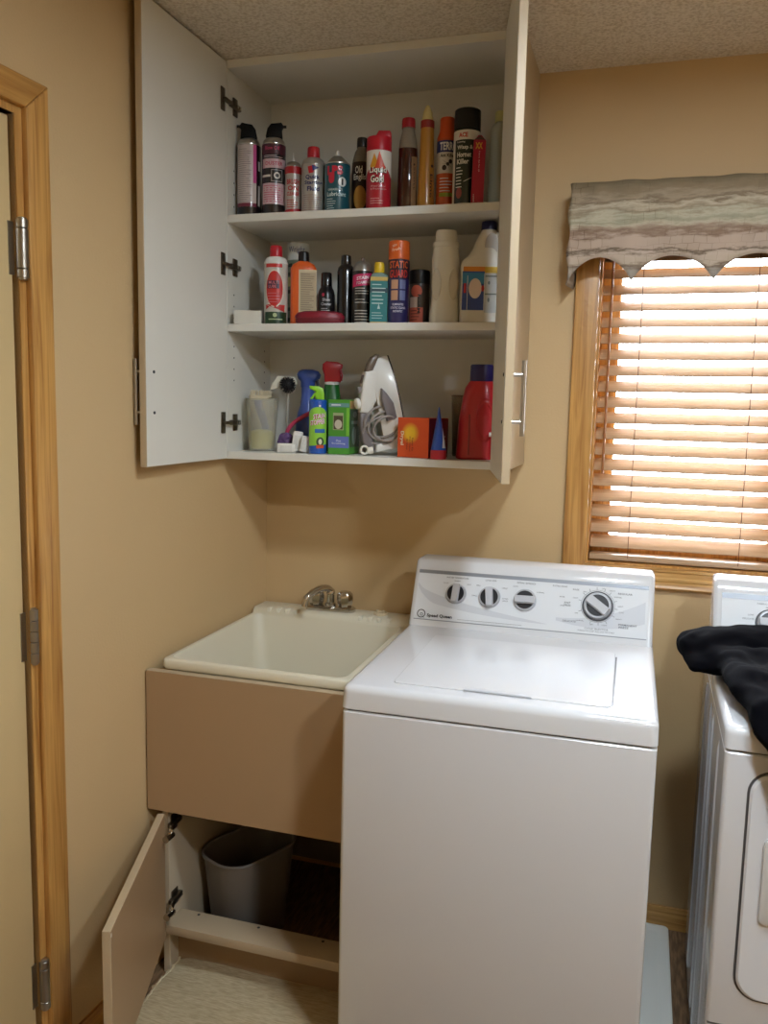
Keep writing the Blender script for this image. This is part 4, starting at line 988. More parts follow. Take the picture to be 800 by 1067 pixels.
t = thing('wasp_spray_can', 'dark green and white wasp killer spray can with a big black cap', 'spray can', (0.668, -0.226, zs), 12, SHU)
R = 0.0343; can_body(t, R, 0.192, (24, 44, 32)); S = cyl(R); S2 = cyl(R, 0.001)
cap(t, R*1.0, 0.194, 0.247, (14, 13, 14), taper=0.985)
dec(t, 'label_field', (222, 218, 208), lambda b: (d_rect(b, S, -0.05, 0.05, 0.166, 0.190, 20), d_rect(b, S, -0.050, -0.034, 0.004, 0.168, 4), d_rect(b, S, -0.05, 0.05, 0.004, 0.009, 16)))
dec(t, 'brand_lettering', (200, 40, 34), lambda b: d_text(b, S2, 'ACE', -0.010, 0.1775, 0.012, 0.024, 0.04))
dec(t, 'lettering', (224, 226, 214), lambda b: (d_text(b, S2, 'Foaming', -0.016, 0.160, 0.005, 0.022, 0.02), d_text(b, S2, 'Wasp &', -0.005, 0.146, 0.013, 0.042, 0.03), d_text(b, S2, 'Hornet', -0.007, 0.129, 0.013, 0.038, 0.03), d_text(b, S2, 'Killer', -0.010, 0.112, 0.013, 0.032, 0.03), d_lines(b, S2, -0.028, -0.008, 0.098, 7, 0.008, 0.0022), d_rect(b, S2, -0.006, 0.014, 0.066, 0.0675, 4, slant=0.010)))
dec(t, 'label_picture', (150, 70, 64), lambda b: d_ell(b, S2, -0.018, 0.034, 0.008, 0.014, 16))

t = thing('packet', 'narrow red packet leaning before the wasp killer can', 'packet', (0.7085, -0.270, zs), 14, SHU)
bm = B()
P = [(-0.0165, 0.0), (0.0150, 0.0), (0.0175, 0.155), (0.006, 0.169), (-0.002, 0.169), (-0.0135, 0.156)]
prism(P, -0.006, 0.006, 'Y', bev=0.0012, bm=bm); obj('packet_body', bm, M((172, 24, 52), 0.45), t)
S = flat(0.006); S2 = flat(0.006, 0.001)
dec(t, 'packet_top', (74, 48, 40), lambda b: (d_tri(b, S, (-0.0125, 0.158), (0.0165, 0.157), (0.002, 0.168)),))
dec(t, 'emblem', (214, 170, 60), lambda b: d_text(b, S2, 'XX', 0.000, 0.143, 0.016, 0.018, 0.04))
dec(t, 'lettering', (232, 210, 206), lambda b: (d_text(b, S2, 'Fabric dye for all', 0.001, 0.105, 0.004, 0.05, 0.0, vert=True), d_text(b, S2, 'netwt', -0.010, 0.015, 0.004, 0.02, 0.0, vert=True)))
dec(t, 'packet_side', (96, 56, 50), lambda b: d_rect(b, lambda u, v: (0.0152+0.0025*v/0.155+0.0006, u, v), -0.005, 0.005, 0.004, 0.15, 2))

t = thing('pale_bottle', 'pale translucent bottle standing against the upper shelf back behind the packet', 'bottle', (0.735, -0.11, zs), 8, SHU)
obj('bottle_body', lathe([(0.026, 0), (0.029, 0.004), (0.028, 0.225), (0.022, 0.240), (0.014, 0.246), (0.014, 0.250)], 24), M((206, 200, 170), 0.4, trans=0.25), t)
cap(t, 0.0165, 0.248, 0.276, (214, 208, 140))

# ---------------- middle shelf
zs = Z2+E_
t = thing('small_box', 'small plain white box lying at the end of the middle shelf', 'box', (0.066, -0.272, zs), 18, SHM)
obj('box_body', bx(-0.038, 0.038, -0.015, 0.015, 0, 0.037, bev=0.001), M((206, 202, 190), 0.6), t)
obj('box_flap', bx(-0.0379, 0.0379, -0.0155, -0.0149, 0.0, 0.0355), M((214, 210, 198), 0.6), t)

t = thing('spray_can', 'white and red lubricant spray can with a red cap', 'spray can', (0.128, -0.222, zs), 23, SHM)
R = 0.0338; can_body(t, R, 0.172, (206, 202, 192)); S = cyl(R); S2 = cyl(R, 0.001); S3 = cyl(R, 0.0014)
dome(t, R, 0.172, 0.018, 0.018, WHITE); cap(t, 0.0178, 0.186, 0.221, (186, 30, 44))
dec(t, 'label_rim', (224, 214, 200), lambda b: d_ell(b, S, -0.004, 0.100, 0.027, 0.052))
dec(t, 'label_oval', (196, 44, 40), lambda b: (d_ell(b, S2, -0.004, 0.100, 0.0245, 0.0485), d_rect(b, S2, -0.030, 0.018, 0.158, 0.168, 12), d_tri(b, S2, (-0.030, 0.056), (0.028, 0.056), (0.026, 0.036)), d_tri(b, S2, (-0.030, 0.056), (-0.018, 0.05), (-0.030, 0.042))))
dec(t, 'lettering_plate', (60, 30, 60), lambda b: d_rect(b, S3, -0.024, 0.010, 0.100, 0.122, 10))
S4 = cyl(R, 0.0018)
dec(t, 'lettering', (206, 120, 130), lambda b: (d_text(b, S4, 'MULTI', -0.006, 0.1165, 0.008, 0.028, 0.02), d_text(b, S4, 'LUBE', -0.009, 0.106, 0.008, 0.022, 0.02), d_lines(b, S3, -0.024, 0.014, 0.088, 4, 0.008, 0.0014)))
dec(t, 'label_foot', (28, 60, 34), lambda b: d_rect(b, S2, -0.034, 0.036, 0.003, 0.036, 16))
dec(t, 'foot_emblem', (180, 196, 150), lambda b: (d_ell(b, S3, -0.002, 0.027, 0.006, 0.006, 12), d_rect(b, S3, -0.02, 0.02, 0.014, 0.017, 8)))

t = thing('tube_can', 'white tube with blue script half hidden behind the orange bottle', 'can', (0.152, -0.118, zs), 20, SHM)
R = 0.0325; can_body(t, R, 0.243, (206, 206, 200)); S = cyl(R); S2 = cyl(R, 0.001)
dec(t, 'lettering', (70, 84, 130), lambda b: d_text(b, S2, 'Wright', -0.004, 0.222, 0.022, 0.050, 0.0))
dec(t, 'label_panel', (118, 132, 112), lambda b: d_rect(b, S, -0.048, 0.048, 0.006, 0.195, 18))
dec(t, 'label_marks', (40, 54, 40), lambda b: [d_rect(b, S2, -0.034, -0.016, z, z+0.010, 4) for z in (0.02, 0.05, 0.10, 0.15, 0.175)])
dec(t, 'label_mark_pale', (210, 206, 130), lambda b: d_rect(b, S2, -0.032, -0.018, 0.120, 0.146, 4))

t = thing('hand_cleaner_bottle', 'orange bottle with a black cap and cream back label', 'bottle', (0.205, -0.205, zs), 24, SHM)
obj('bottle_body', rloft([(0, 0.034, 0.020, 0.012), (0.003, 0.0365, 0.022, 0.014), (0.158, 0.0365, 0.022, 0.014), (0.170, 0.030, 0.019, 0.014), (0.177, 0.018, 0.015, 0.012), (0.180, 0.014, 0.014, 0.0138)]), M((224, 96, 34), 0.35, coat=0.3), t)
obj('cap', rloft([(0.178, 0.0155, 0.0155, 0.015), (0.203, 0.0150, 0.0150, 0.0149), (0.206, 0.012, 0.012, 0.0119)]), M((24, 20, 20), 0.4), t)
S = flat(0.022); S2 = flat(0.022, 0.001)
dec(t, 'label_panel', (206, 188, 150), lambda b: d_rect(b, S, -0.014, 0.036, 0.006, 0.154, 4))
dec(t, 'label_field', (178, 160, 128), lambda b: d_rect(b, S2, -0.010, 0.034, 0.04, 0.146, 4))
dec(t, 'small_print', (116, 96, 74), lambda b: (d_lines(b, flat(0.022, 0.0014), -0.008, 0.032, 0.142, 17, 0.006, 0.0013), d_rect(b, flat(0.022, 0.0014), -0.008, 0.008, 0.030, 0.036, 2)))

t = thing('small_bottle', 'small black bottle with a tall glossy cap behind the red oval tin', 'bottle', (0.271, -0.195, zs), 18, SHM)
obj('bottle_body', lathe([(0.0225, 0), (0.0242, 0.003), (0.0242, 0.086), (0.021, 0.100), (0.0165, 0.107), (0.0160, 0.112)], 24), M((20, 18, 20), 0.3), t)
obj('cap', lathe([(0.0160, 0.109), (0.0162, 0.112), (0.0150, 0.146), (0.0135, 0.148), (0.008, 0.148)], 24), M((22, 20, 22), 0.2, coat=0.5), t)
S = cyl(0.0242); dec(t, 'lettering', (200, 196, 200), lambda b: (d_text(b, S, 'Shoe', 0.001, 0.072, 0.008, 0.022, 0.02), d_text(b, S, 'Cleaner', 0.001, 0.060, 0.008, 0.030, 0.02), d_lines(b, S, -0.014, 0.014, 0.048, 4, 0.005, 0.0014)))
dec(t, 'label_mark', (186, 50, 80), lambda b: d_ell(b, S, -0.008, 0.085, 0.004, 0.005, 12))

t = thing('oval_tin', 'flat dark red oval tin lying at the front of the middle shelf', 'tin', (0.278, -0.262, zs), 16, SHM)
obj('tin_body', lathe([(0.056, 0), (0.060, 0.004), (0.060, 0.016)], 36, sx=1.12, sy=0.42), M((112, 18, 34), 0.5), t)
obj('tin_lid', lathe([(0.0615, 0.015), (0.0615, 0.022), (0.055, 0.030), (0.040, 0.034), (0.01, 0.0355)], 36, sx=1.12, sy=0.42), M((132, 20, 40), 0.45), t)

t = thing('shampoo_bottle', 'tall slim black bottle with a glossy black cap', 'bottle', (0.325, -0.185, zs), 17, SHM)
obj('bottle_body', lathe([(0.022, 0), (0.0245, 0.003), (0.0245, 0.150), (0.022, 0.162), (0.0160, 0.169), (0.015, 0.171)], 24), M((14, 12, 14), 0.25, coat=0.4), t)
obj('cap', lathe([(0.0150, 0.168), (0.0152, 0.170), (0.0140, 0.193), (0.012, 0.1955), (0.006, 0.1955)], 24), M((18, 16, 18), 0.2, coat=0.5), t)

t = thing('foam_spray_can', 'black spray can with a magenta band and silver dome', 'spray can', (0.381, -0.205, zs), 20, SHM)
R = 0.0285; can_body(t, R, 0.148, (24, 22, 22)); S = cyl(R); S2 = cyl(R, 0.001)
dome(t, R, 0.148, 0.026, 0.008, TIN); obj('nozzle', lathe([(0.0045, 0.172), (0.0045, 0.182), (0.003, 0.184)], 10), M((120, 100, 92), 0.4), t)
dec(t, 'label_band', (196, 38, 96), lambda b: d_rect(b, S, -0.034, 0.034, 0.106, 0.138, 16, slant=0.008))
dec(t, 'lettering', (232, 216, 222), lambda b: (d_text(b, S2, 'STAIN', 0.0, 0.127, 0.009, 0.034, 0.03, slant=0.12), d_text(b, S2, 'FOAMING', 0.002, 0.115, 0.008, 0.038, 0.03, slant=0.12)))
dec(t, 'small_print', (176, 172, 164), lambda b: (d_lines(b, S2, -0.022, 0.020, 0.100, 3, 0.007, 0.0022), d_lines(b, S2, -0.022, 0.020, 0.070, 2, 0.008, 0.002), d_lines(b, S2, -0.022, 0.020, 0.040, 5, 0.008, 0.0024, 5)))

t = thing('cleaner_bottle', 'small teal bottle with a bright yellow cap', 'bottle', (0.435, -0.222, zs), 17, SHM)
obj('bottle_body', rloft([(0, 0.023, 0.015, 0.010), (0.003, 0.025, 0.017, 0.012), (0.128, 0.025, 0.017, 0.012), (0.136, 0.020, 0.015, 0.012), (0.140, 0.012, 0.012, 0.0119)]), M((128, 150, 140), 0.25), t)
obj('cap', lathe([(0.0130, 0.138), (0.0140, 0.142), (0.0140, 0.160), (0.0120, 0.167), (0.006, 0.168)], 20), M((226, 190, 40), 0.4), t)
S = flat(0.017); S2 = flat(0.017, 0.001)
dec(t, 'label_panel', (36, 120, 122), lambda b: d_rect(b, S, -0.0235, 0.0235, 0.008, 0.116, 2))
dec(t, 'label_strip', (206, 176, 92), lambda b: (d_rect(b, S, -0.0235, 0.0235, 0.117, 0.127, 2), d_rect(b, S, -0.022, 0.022, 0.001, 0.007, 2)))
dec(t, 'lettering', (176, 206, 202), lambda b: (d_lines(b, S2, -0.019, 0.020, 0.108, 6, 0.010, 0.0026), d_tri(b, S2, (-0.004, 0.042), (0.004, 0.042), (0.0, 0.056), 2), d_lines(b, S2, -0.019, 0.018, 0.032, 3, 0.007, 0.0016, 3)))
dec(t, 'label_shade', (30, 70, 84), lambda b: d_rect(b, flat(0.017, 0.0008), -0.0235, 0.0235, 0.085, 0.098, 2))

t = thing('static_spray_can', 'navy static spray can with orange letters and cap', 'spray can', (0.488, -0.214, zs), 15, SHM)
R = 0.0287; can_body(t, R, 0.172, (36, 34, 92)); S = cyl(R); S2 = cyl(R, 0.001)
cap(t, R*1.0, 0.173, 0.223, (226, 104, 40), taper=0.985)
dec(t, 'cap_lettering', (240, 206, 180), lambda b: (d_text(b, S, 'NEW', -0.012, 0.208, 0.006, 0.014, 0.02, slant=0.2), d_text(b, S, 'Fresh', -0.008, 0.198, 0.008, 0.024, 0.02, slant=0.2)))
dec(t, 'label_top', (40, 22, 40), lambda b: d_rect(b, S, -0.042, 0.042, 0.122, 0.171, 18))
dec(t, 'lettering', (228, 100, 44), lambda b: d_text(b, S2, 'STATIC', 0.0, 0.158, 0.019, 0.054, 0.02))
dec(t, 'lettering_red', (206, 50, 44), lambda b: d_text(b, S2, 'GUARD', 0.0, 0.134, 0.021, 0.052, 0.02))
dec(t, 'pictures', (196, 150, 120), lambda b: (d_rect(b, S2, -0.020, -0.001, 0.094, 0.118, 5), d_rect(b, S2, -0.020, -0.001, 0.064, 0.090, 5)))
dec(t, 'pictures_blue', (110, 120, 170), lambda b: (d_rect(b, S2, 0.004, 0.020, 0.094, 0.118, 5), d_rect(b, S2, 0.004, 0.020, 0.064, 0.090, 5)))
dec(t, 'small_print', (206, 206, 226), lambda b: (d_text(b, S2, 'ELIMINATES', 0.0, 0.053, 0.006, 0.030, 0.02), d_text(b, S2, 'STATIC CLING', 0.0, 0.044, 0.006, 0.042, 0.02), d_text(b, S2, 'INSTANTLY', 0.0, 0.035, 0.006, 0.026, 0.02)))

t = thing('shaving_can', 'short black and coral spray can with a black cap', 'spray can', (0.534, -0.165, zs), 14, SHM)
R = 0.0285; can_body(t, R, 0.114, (70, 60, 56)); S = cyl(R); S2 = cyl(R, 0.001)
cap(t, R*1.01, 0.114, 0.153, (20, 18, 20), taper=0.98)
dec(t, 'label_field', (198, 96, 76), lambda b: (d_rect(b, S, -0.030, 0.012, 0.003, 0.050, 12), d_ell(b, S, -0.008, 0.094, 0.016, 0.016)))
dec(t, 'label_pale', (206, 180, 164), lambda b: d_rect(b, S, -0.028, -0.004, 0.050, 0.078, 8))
dec(t, 'lettering', (40, 34, 34), lambda b: (d_text(b, S2, 'FOAM', 0.000, 0.06, 0.008, 0.05, 0.03, vert=True), d_lines(b, S2, -0.024, 0.004, 0.042, 5, 0.008, 0.002)))

t = thing('white_bottle', 'plain white bottle with waisted sides beside the bleach jug', 'bottle', (0.616, -0.206, zs), 13, SHM)
WB_ = M((226, 220, 204), 0.42, coat=0.1)
obj('bottle_body', rloft([(0, 0.036, 0.027, 0.02), (0.004, 0.0395, 0.030, 0.022), (0.030, 0.0395, 0.030, 0.022), (0.055, 0.0365, 0.028, 0.022), (0.085, 0.0345, 0.026, 0.022), (0.12, 0.0345, 0.026, 0.022), (0.150, 0.0365, 0.028, 0.022), (0.172, 0.0375, 0.030, 0.026), (0.186, 0.0345, 0.030, 0.028), (0.204, 0.0335, 0.030, 0.0299)], n=8), WB_, t)
obj('neck_ring', lathe([(0.0345, 0.203), (0.0355, 0.206), (0.0355, 0.214), (0.0335, 0.217)], 28), WB_, t)
obj('cap', lathe([(0.029, 0.215), (0.0288, 0.240), (0.0270, 0.2465), (0.020, 0.248)], 28), M((230, 224, 208), 0.4), t)
for s in (-1, 1):
    bm = B(); c = bm
    SS = flat(0.027, 0.0)
    n = 20; rg = []
    for k, (rr, oo) in enumerate(((1.0, 0.0), (0.86, 0.0022), (0.5, 0.003), (0.02, 0.003))):
        rg.append([(s*0.023 + 0.013*rr*math.cos(2*PI*i/n), -0.0262-oo, 0.105+0.042*rr*math.sin(2*PI*i/n)) for i in range(n)])
    loft(bm, rg, cap0=False); bmesh.ops.recalc_face_normals(bm, faces=bm.faces)
    obj('side_grip', bm, M((206, 198, 180), 0.5), t)

t = thing('bleach_jug', 'white jug with a navy cap and a blue and yellow label', 'jug', (0.7135, -0.190, zs), 14, SHM)
BJ = M((224, 218, 206), 0.4, coat=0.1)
prof_ = [(0, 0.054, 0.036, 0.022, 0), (0.004, 0.0585, 0.040, 0.026, 0), (0.150, 0.0585, 0.040, 0.026, 0), (0.166, 0.055, 0.040, 0.030, 0.0), (0.182, 0.044, 0.036, 0.030, 0.006), (0.200, 0.037, 0.030, 0.028, 0.010), (0.222, 0.032, 0.026, 0.0255, 0.013), (0.240, 0.024, 0.022, 0.0215, 0.014), (0.250, 0.018, 0.018, 0.0175, 0.014)]
obj('jug_body', rloft([(z, a, c, r, cx, 0) for z, a, c, r, cx in prof_], n=7), BJ, t)
obj('cap', lathe([(0.0205, 0.248), (0.0208, 0.250), (0.0205, 0.266), (0.019, 0.2695), (0.012, 0.270)], 24, cx=0.014), M((26, 26, 78), 0.4), t)
obj('handle', tube(bez((0.034, -0.012, 0.232), (0.062, -0.016, 0.236), (0.066, -0.014, 0.176), (0.048, -0.014, 0.162), 12), 0.010, 10), BJ, t)
obj('grip_hollow', lathe([(0.0, 0.0), (0.012, 0.0), (0.014, 0.003), (0.014, 0.004)], 24), M((176, 168, 160), 0.5), t)
gh = t.children[-1] if False else COL.objects['grip_hollow']
gh.scale = (1.25, 2.2, 1.0); gh.rotation_euler = (PI/2, 0, 0); gh.location = (0.020, -0.0265, 0.205)
S = flat(0.040); S2 = flat(0.040, 0.001); S3 = flat(0.040, 0.0014)
dec(t, 'label_blue', (38, 70, 150), lambda b: d_rect(b, S, -0.054, 0.004, 0.036, 0.136, 4))
dec(t, 'label_light_blue', (50, 130, 176), lambda b: (d_rect(b, S2, -0.054, 0.004, 0.104, 0.132, 4)))
dec(t, 'label_orange', (222, 140, 44), lambda b: d_rect(b, S, -0.052, 0.004, 0.136, 0.148, 4))
dec(t, 'label_yellow', (214, 176, 40), lambda b: d_rect(b, S, 0.004, 0.050, 0.132, 0.148, 4))
dec(t, 'label_grey', (190, 192, 190), lambda b: d_rect(b, S, 0.005, 0.050, 0.030, 0.131, 4))
dec(t, 'label_disc', (226, 206, 196), lambda b: d_ell(b, S3, -0.020, 0.092, 0.017, 0.026))
dec(t, 'label_mark', (196, 50, 60), lambda b: (d_rect(b, S3, -0.050, -0.044, 0.080, 0.105, 2), d_ell(b, flat(0.040, 0.0018), 0.000, 0.092, 0.004, 0.008, 12)))
dec(t, 'label_line', (220, 224, 230), lambda b: (d_rect(b, S3, -0.041, -0.0395, 0.036, 0.125, 1), d_rect(b, S3, 0.003, 0.005, 0.034, 0.13, 1)))
dec(t, 'small_print', (104, 112, 108), lambda b: (d_rect(b, S2, 0.006, 0.048, 0.122, 0.126, 1), d_rect(b, S2, 0.006, 0.048, 0.076, 0.080, 1), d_ell(b, S2, 0.040, 0.107, 0.004, 0.004, 10), d_ell(b, S2, 0.040, 0.063, 0.004, 0.004, 10), d_ell(b, S2, 0.016, 0.107, 0.003, 0.005, 10), d_ell(b, S2, 0.016, 0.063, 0.003, 0.006, 10)))

# ---------------- bottom shelf
zs = Z0+E_
t = thing('plastic_cup', 'frosted plastic cup holding a sponge and brush', 'cup', (0.078, -0.205, zs), 20, SHL)
bm = loft(B(), [circ(r, z, 28) for r, z in ((0.036, 0.0), (0.0375, 0.003), (0.047, 0.150), (0.0480, 0.152), (0.0462, 0.152), (0.0365, 0.005), (0.001, 0.005))]); bmesh.ops.recalc_face_normals(bm, faces=bm.faces)
obj('cup_wall', bm, M((230, 227, 214), 0.5, trans=0.72), t)
t = thing('sponge', 'yellow sponge in the bottom of the frosted cup', 'sponge', (0.078, -0.205, zs+0.0062), 20, SHL)
bm = lathe([(0.030, 0.0), (0.0345, 0.004), (0.0365, 0.040), (0.031, 0.050), (0.015, 0.056), (0.001, 0.057)], 20)
obj('sponge_body', bm, M((214, 206, 70), 0.8, bump=0.6, scale=300), t)
t = thing('scrub_brush', 'blue handled scrub brush with cream bristles standing in the cup', 'brush', (0.078, -0.205, zs+0.063), 20, SHL)
obj('handle', tube([(0.012, -0.006, 0.0), (0.004, -0.006, 0.030), (-0.008, -0.004, 0.064), (-0.012, 0.0, 0.088)], 0.0105, 10, r1=0.012), M((72, 96, 160), 0.45), t)
hd = obj('brush_head', rloft([(0.084, 0.026, 0.013, 0.01, -0.008, 0.0), (0.094, 0.034, 0.015, 0.012, -0.004, 0.0), (0.098, 0.032, 0.014, 0.012, -0.004, 0.0)]), M((204, 190, 160), 0.6), t)
bm = B(); r = random.Random(5)
for i in range(90):
    a, c = r.uniform(-0.033, 0.025), r.uniform(-0.012, 0.012); l = 0.010 + 0.006*r.random()
    tube([(a, c, 0.096), (a + r.uniform(-0.004, 0.004), c + r.uniform(-0.003, 0.003), 0.098+l)], 0.0011, 4, bm)
obj('bristles', bm, M((220, 208, 180), 0.7), hd)['kind'] = 'stuff'

t = thing('dish_brush', 'white dish brush with a round black bristle head', 'brush', (0.128, -0.135, zs), 20, SHL)
obj('handle', tube([(0.0, 0.0, 0.0), (0.0, 0.0, 0.11), (0.001, 0.0, 0.175)], 0.0042, 8), M((206, 200, 188), 0.35, trans=0.25), t)
hd = obj('brush_head', prism([(-0.052, 0.178), (-0.046, 0.196), (-0.030, 0.220), (0.020, 0.217), (0.028, 0.200), (0.022, 0.176), (0.006, 0.168), (-0.014, 0.176), (-0.024, 0.184)], -0.004, 0.006, 'Y', bev=0.002), M((212, 206, 188), 0.5), t)
bm = B(); r = random.Random(9); c0 = Vector((0.002, -0.014, 0.194))
bmesh.ops.create_icosphere(bm, subdivisions=2, radius=0.018, matrix=Matrix.Translation(c0))
for i in range(260):
    d = Vector((r.gauss(0, 1), r.gauss(0, 1), r.gauss(0, 1))).normalized()
    tube([c0 + d*0.015, c0 + d*(0.024 + 0.002*r.random())], 0.0009, 4, bm)
obj('bristles', bm, M((26, 24, 26), 0.7), hd)['kind'] = 'stuff'

t = thing('pink_brush', 'long curved pink plastic handle leaning before the blue spray bottle', 'brush', (0.150, -0.172, zs), 18, SHL)
obj('handle', tube([(-0.010, 0.0, 0.007), (-0.008, 0.0, 0.045)] + bez((-0.004, 0.0, 0.060), (0.012, 0.0, 0.095), (0.060, 0.0, 0.105), (0.092, 0.004, 0.136), 10), 0.0062, 10), M((196, 62, 96), 0.35), t)
obj('handle_end', lathe([(0.005, 0.0), (0.010, 0.001), (0.011, 0.010), (0.007, 0.016), (0.001, 0.018)], 14, cx=-0.010), M((206, 90, 120), 0.35), t)

t = thing('purple_packet', 'small crumpled purple packet beside the white plug adapters', 'packet', (0.152, -0.205, zs), 20, SHL)
bm = B(); r = random.Random(4)
bmesh.ops.create_icosphere(bm, subdivisions=2, radius=0.022, matrix=Matrix.Translation((0, 0, 0.036)) @ Matrix.Diagonal((1.1, 0.5, 0.9, 1)))
for v in bm.verts: v.co += Vector((r.uniform(-1, 1), r.uniform(-1, 1), r.uniform(-1, 1)))*0.0035
obj('packet_body', bm, M((92, 66, 116), 0.25, coat=0.6), t, smooth=0)
bm = rloft([(0.0, 0.016, 0.008, 0.006), (0.018, 0.015, 0.0075, 0.006)]); obj('packet_base', bm, M((150, 140, 150), 0.4, trans=0.3), t)

def plug(label, x, y, z, deg, w, h, d, tilt, cols):
    t = thing('plug_adapter', label, 'adapter', (x, y, z), deg, SHL)
    t.rotation_euler[1] = math.radians(tilt)
    obj('adapter_body', bx(-w/2, w/2, -d/2, d/2, 0, h, bev=0.004, seg=3), M(cols, 0.45), t)
    obj('adapter_face', bx(-w*0.32, w*0.32, -d/2-0.0012, -d/2+0.001, h*0.15, h*0.8, bev=0.001), M((214, 210, 202), 0.5), t)
plug('white plastic plug adapter lying flat on the shelf', 0.176, -0.250, zs, 18, 0.052, 0.026, 0.024, 0, (226, 222, 214))
plug('white plastic plug adapter leaning upright on the flat one', 0.193, -0.222, zs+0.0025, 20, 0.028, 0.058, 0.022, 8, (228, 224, 218))
plug('white plastic plug adapter standing beside the green aerosol', 0.223, -0.236, zs+0.0025, 22, 0.026, 0.046, 0.022, 10, (220, 216, 208))

t = thing('spray_bottle', 'blue translucent spray bottle with a blue trigger head', 'bottle', (0.181, -0.105, zs), 24, SHL)
BLU = M((66, 92, 168), 0.3, coat=0.3)
obj('bottle_body', lathe([(0.033, 0), (0.036, 0.004), (0.036, 0.060), (0.035, 0.085), (0.030, 0.112), (0.0225, 0.135), (0.0195, 0.165), (0.0195, 0.190)], 28, sy=0.8), BLU, t)
hd = obj('trigger_head', rloft([(0.188, 0.021, 0.020, 0.018), (0.206, 0.022, 0.021, 0.019), (0.214, 0.033, 0.023, 0.02, 0.003, 0), (0.226, 0.036, 0.024, 0.022, 0.003, 0), (0.236, 0.030, 0.019, 0.017, 0.002, 0), (0.241, 0.018, 0.010, 0.009, 0, 0)], n=6), M((58, 82, 156), 0.35), t)
obj('trigger', prism([(0.020, 0.214), (0.032, 0.214), (0.034, 0.196), (0.028, 0.172), (0.023, 0.174), (0.026, 0.196)], -0.006, 0.006, 'Y', bev=0.001), M((24, 26, 46), 0.4), hd)

t = thing('spray_bottle', 'green spray bottle with a red trigger head', 'bottle', (0.254, -0.095, zs), 24, SHL)
obj('bottle_body', rloft([(0, 0.028, 0.024, 0.016), (0.004, 0.030, 0.026, 0.018), (0.130, 0.030, 0.026, 0.018), (0.160, 0.026, 0.022, 0.018), (0.198, 0.0215, 0.020, 0.0195)]), M((20, 92, 34), 0.3, coat=0.3), t)
obj('neck_ring', lathe([(0.0212, 0.197), (0.0216, 0.199), (0.0214, 0.205), (0.019, 0.206)], 24), WHITE, t)
hd = obj('trigger_head', prism([(-0.022, 0.205), (-0.0235, 0.226), (-0.029, 0.243), (-0.028, 0.258), (-0.018, 0.266), (0.016, 0.264), (0.031, 0.257), (0.030, 0.246), (0.022, 0.240), (0.026, 0.222), (0.026, 0.205)], -0.016, 0.016, 'Y', bev=0.005, seg=3), M((190, 30, 44), 0.35), t)
obj('trigger', prism([(0.018, 0.242), (0.028, 0.244), (0.033, 0.226), (0.030, 0.208), (0.026, 0.210), (0.027, 0.226)], -0.006, 0.006, 'Y', bev=0.001), M((176, 26, 40), 0.35), hd)

t = thing('stain_spray_can', 'green and blue stain remover aerosol with a lime trigger', 'spray can', (0.267, -0.240, zs), 22, SHL)
R = 0.0250; can_body(t, R, 0.146, (26, 84, 178)); S = cyl(R); S2 = cyl(R, 0.001); S3 = cyl(R, 0.0014)
dome(t, R, 0.146, 0.006, 0.018, M((26, 84, 178), 0.35))
LIME = M((142, 206, 44), 0.4)
hd = obj('trigger_head', prism([(-0.004, 0.150), (-0.010, 0.164), (-0.006, 0.174), (-0.024, 0.181), (-0.0245, 0.190), (0.002, 0.189), (0.014, 0.183), (0.017, 0.170), (0.018, 0.150)], -0.013, 0.013, 'Y', bev=0.003), LIME, t)
obj('trigger', prism([(-0.010, 0.171), (-0.004, 0.168), (-0.016, 0.152), (-0.023, 0.154)], -0.005, 0.005, 'Y', bev=0.001), LIME, hd)
dec(t, 'label_field', (146, 206, 66), lambda b: (d_ell(b, S, 0.0, 0.105, 0.031, 0.026, 28), d_rect(b, cyl(R, 0.0008), -0.031, 0.031, 0.024, 0.105, 16, slant=0.006)))
dec(t, 'lettering_shadow', (196, 60, 120), lambda b: (d_text(b, S2, 'STAIN', 0.005, 0.1055, 0.014, 0.034, 0.06, slant=0.15), d_text(b, S2, 'STOPPER', 0.000, 0.0885, 0.014, 0.044, 0.06, slant=0.15)))
dec(t, 'lettering', (236, 228, 236), lambda b: (d_text(b, S3, 'STAIN', 0.004, 0.1062, 0.014, 0.034, 0.01, slant=0.15), d_text(b, S3, 'STOPPER', -0.001, 0.0892, 0.014, 0.044, 0.01, slant=0.15), d_ell(b, S3, 0.005, 0.134, 0.003, 0.003, 10)))
dec(t, 'label_tab', (36, 100, 170), lambda b: d_rect(b, S2, -0.008, 0.022, 0.059, 0.070, 8))
dec(t, 'label_badge', (40, 70, 40), lambda b: d_ell(b, S2, 0.007, 0.034, 0.011, 0.013, 20))
dec(t, 'label_badge_face', (216, 214, 190), lambda b: d_ell(b, S3, 0.007, 0.034, 0.005, 0.008, 14))
dec(t, 'label_badge_foot', (214, 80, 50), lambda b: d_rect(b, S3, -0.004, 0.018, 0.016, 0.025, 6))

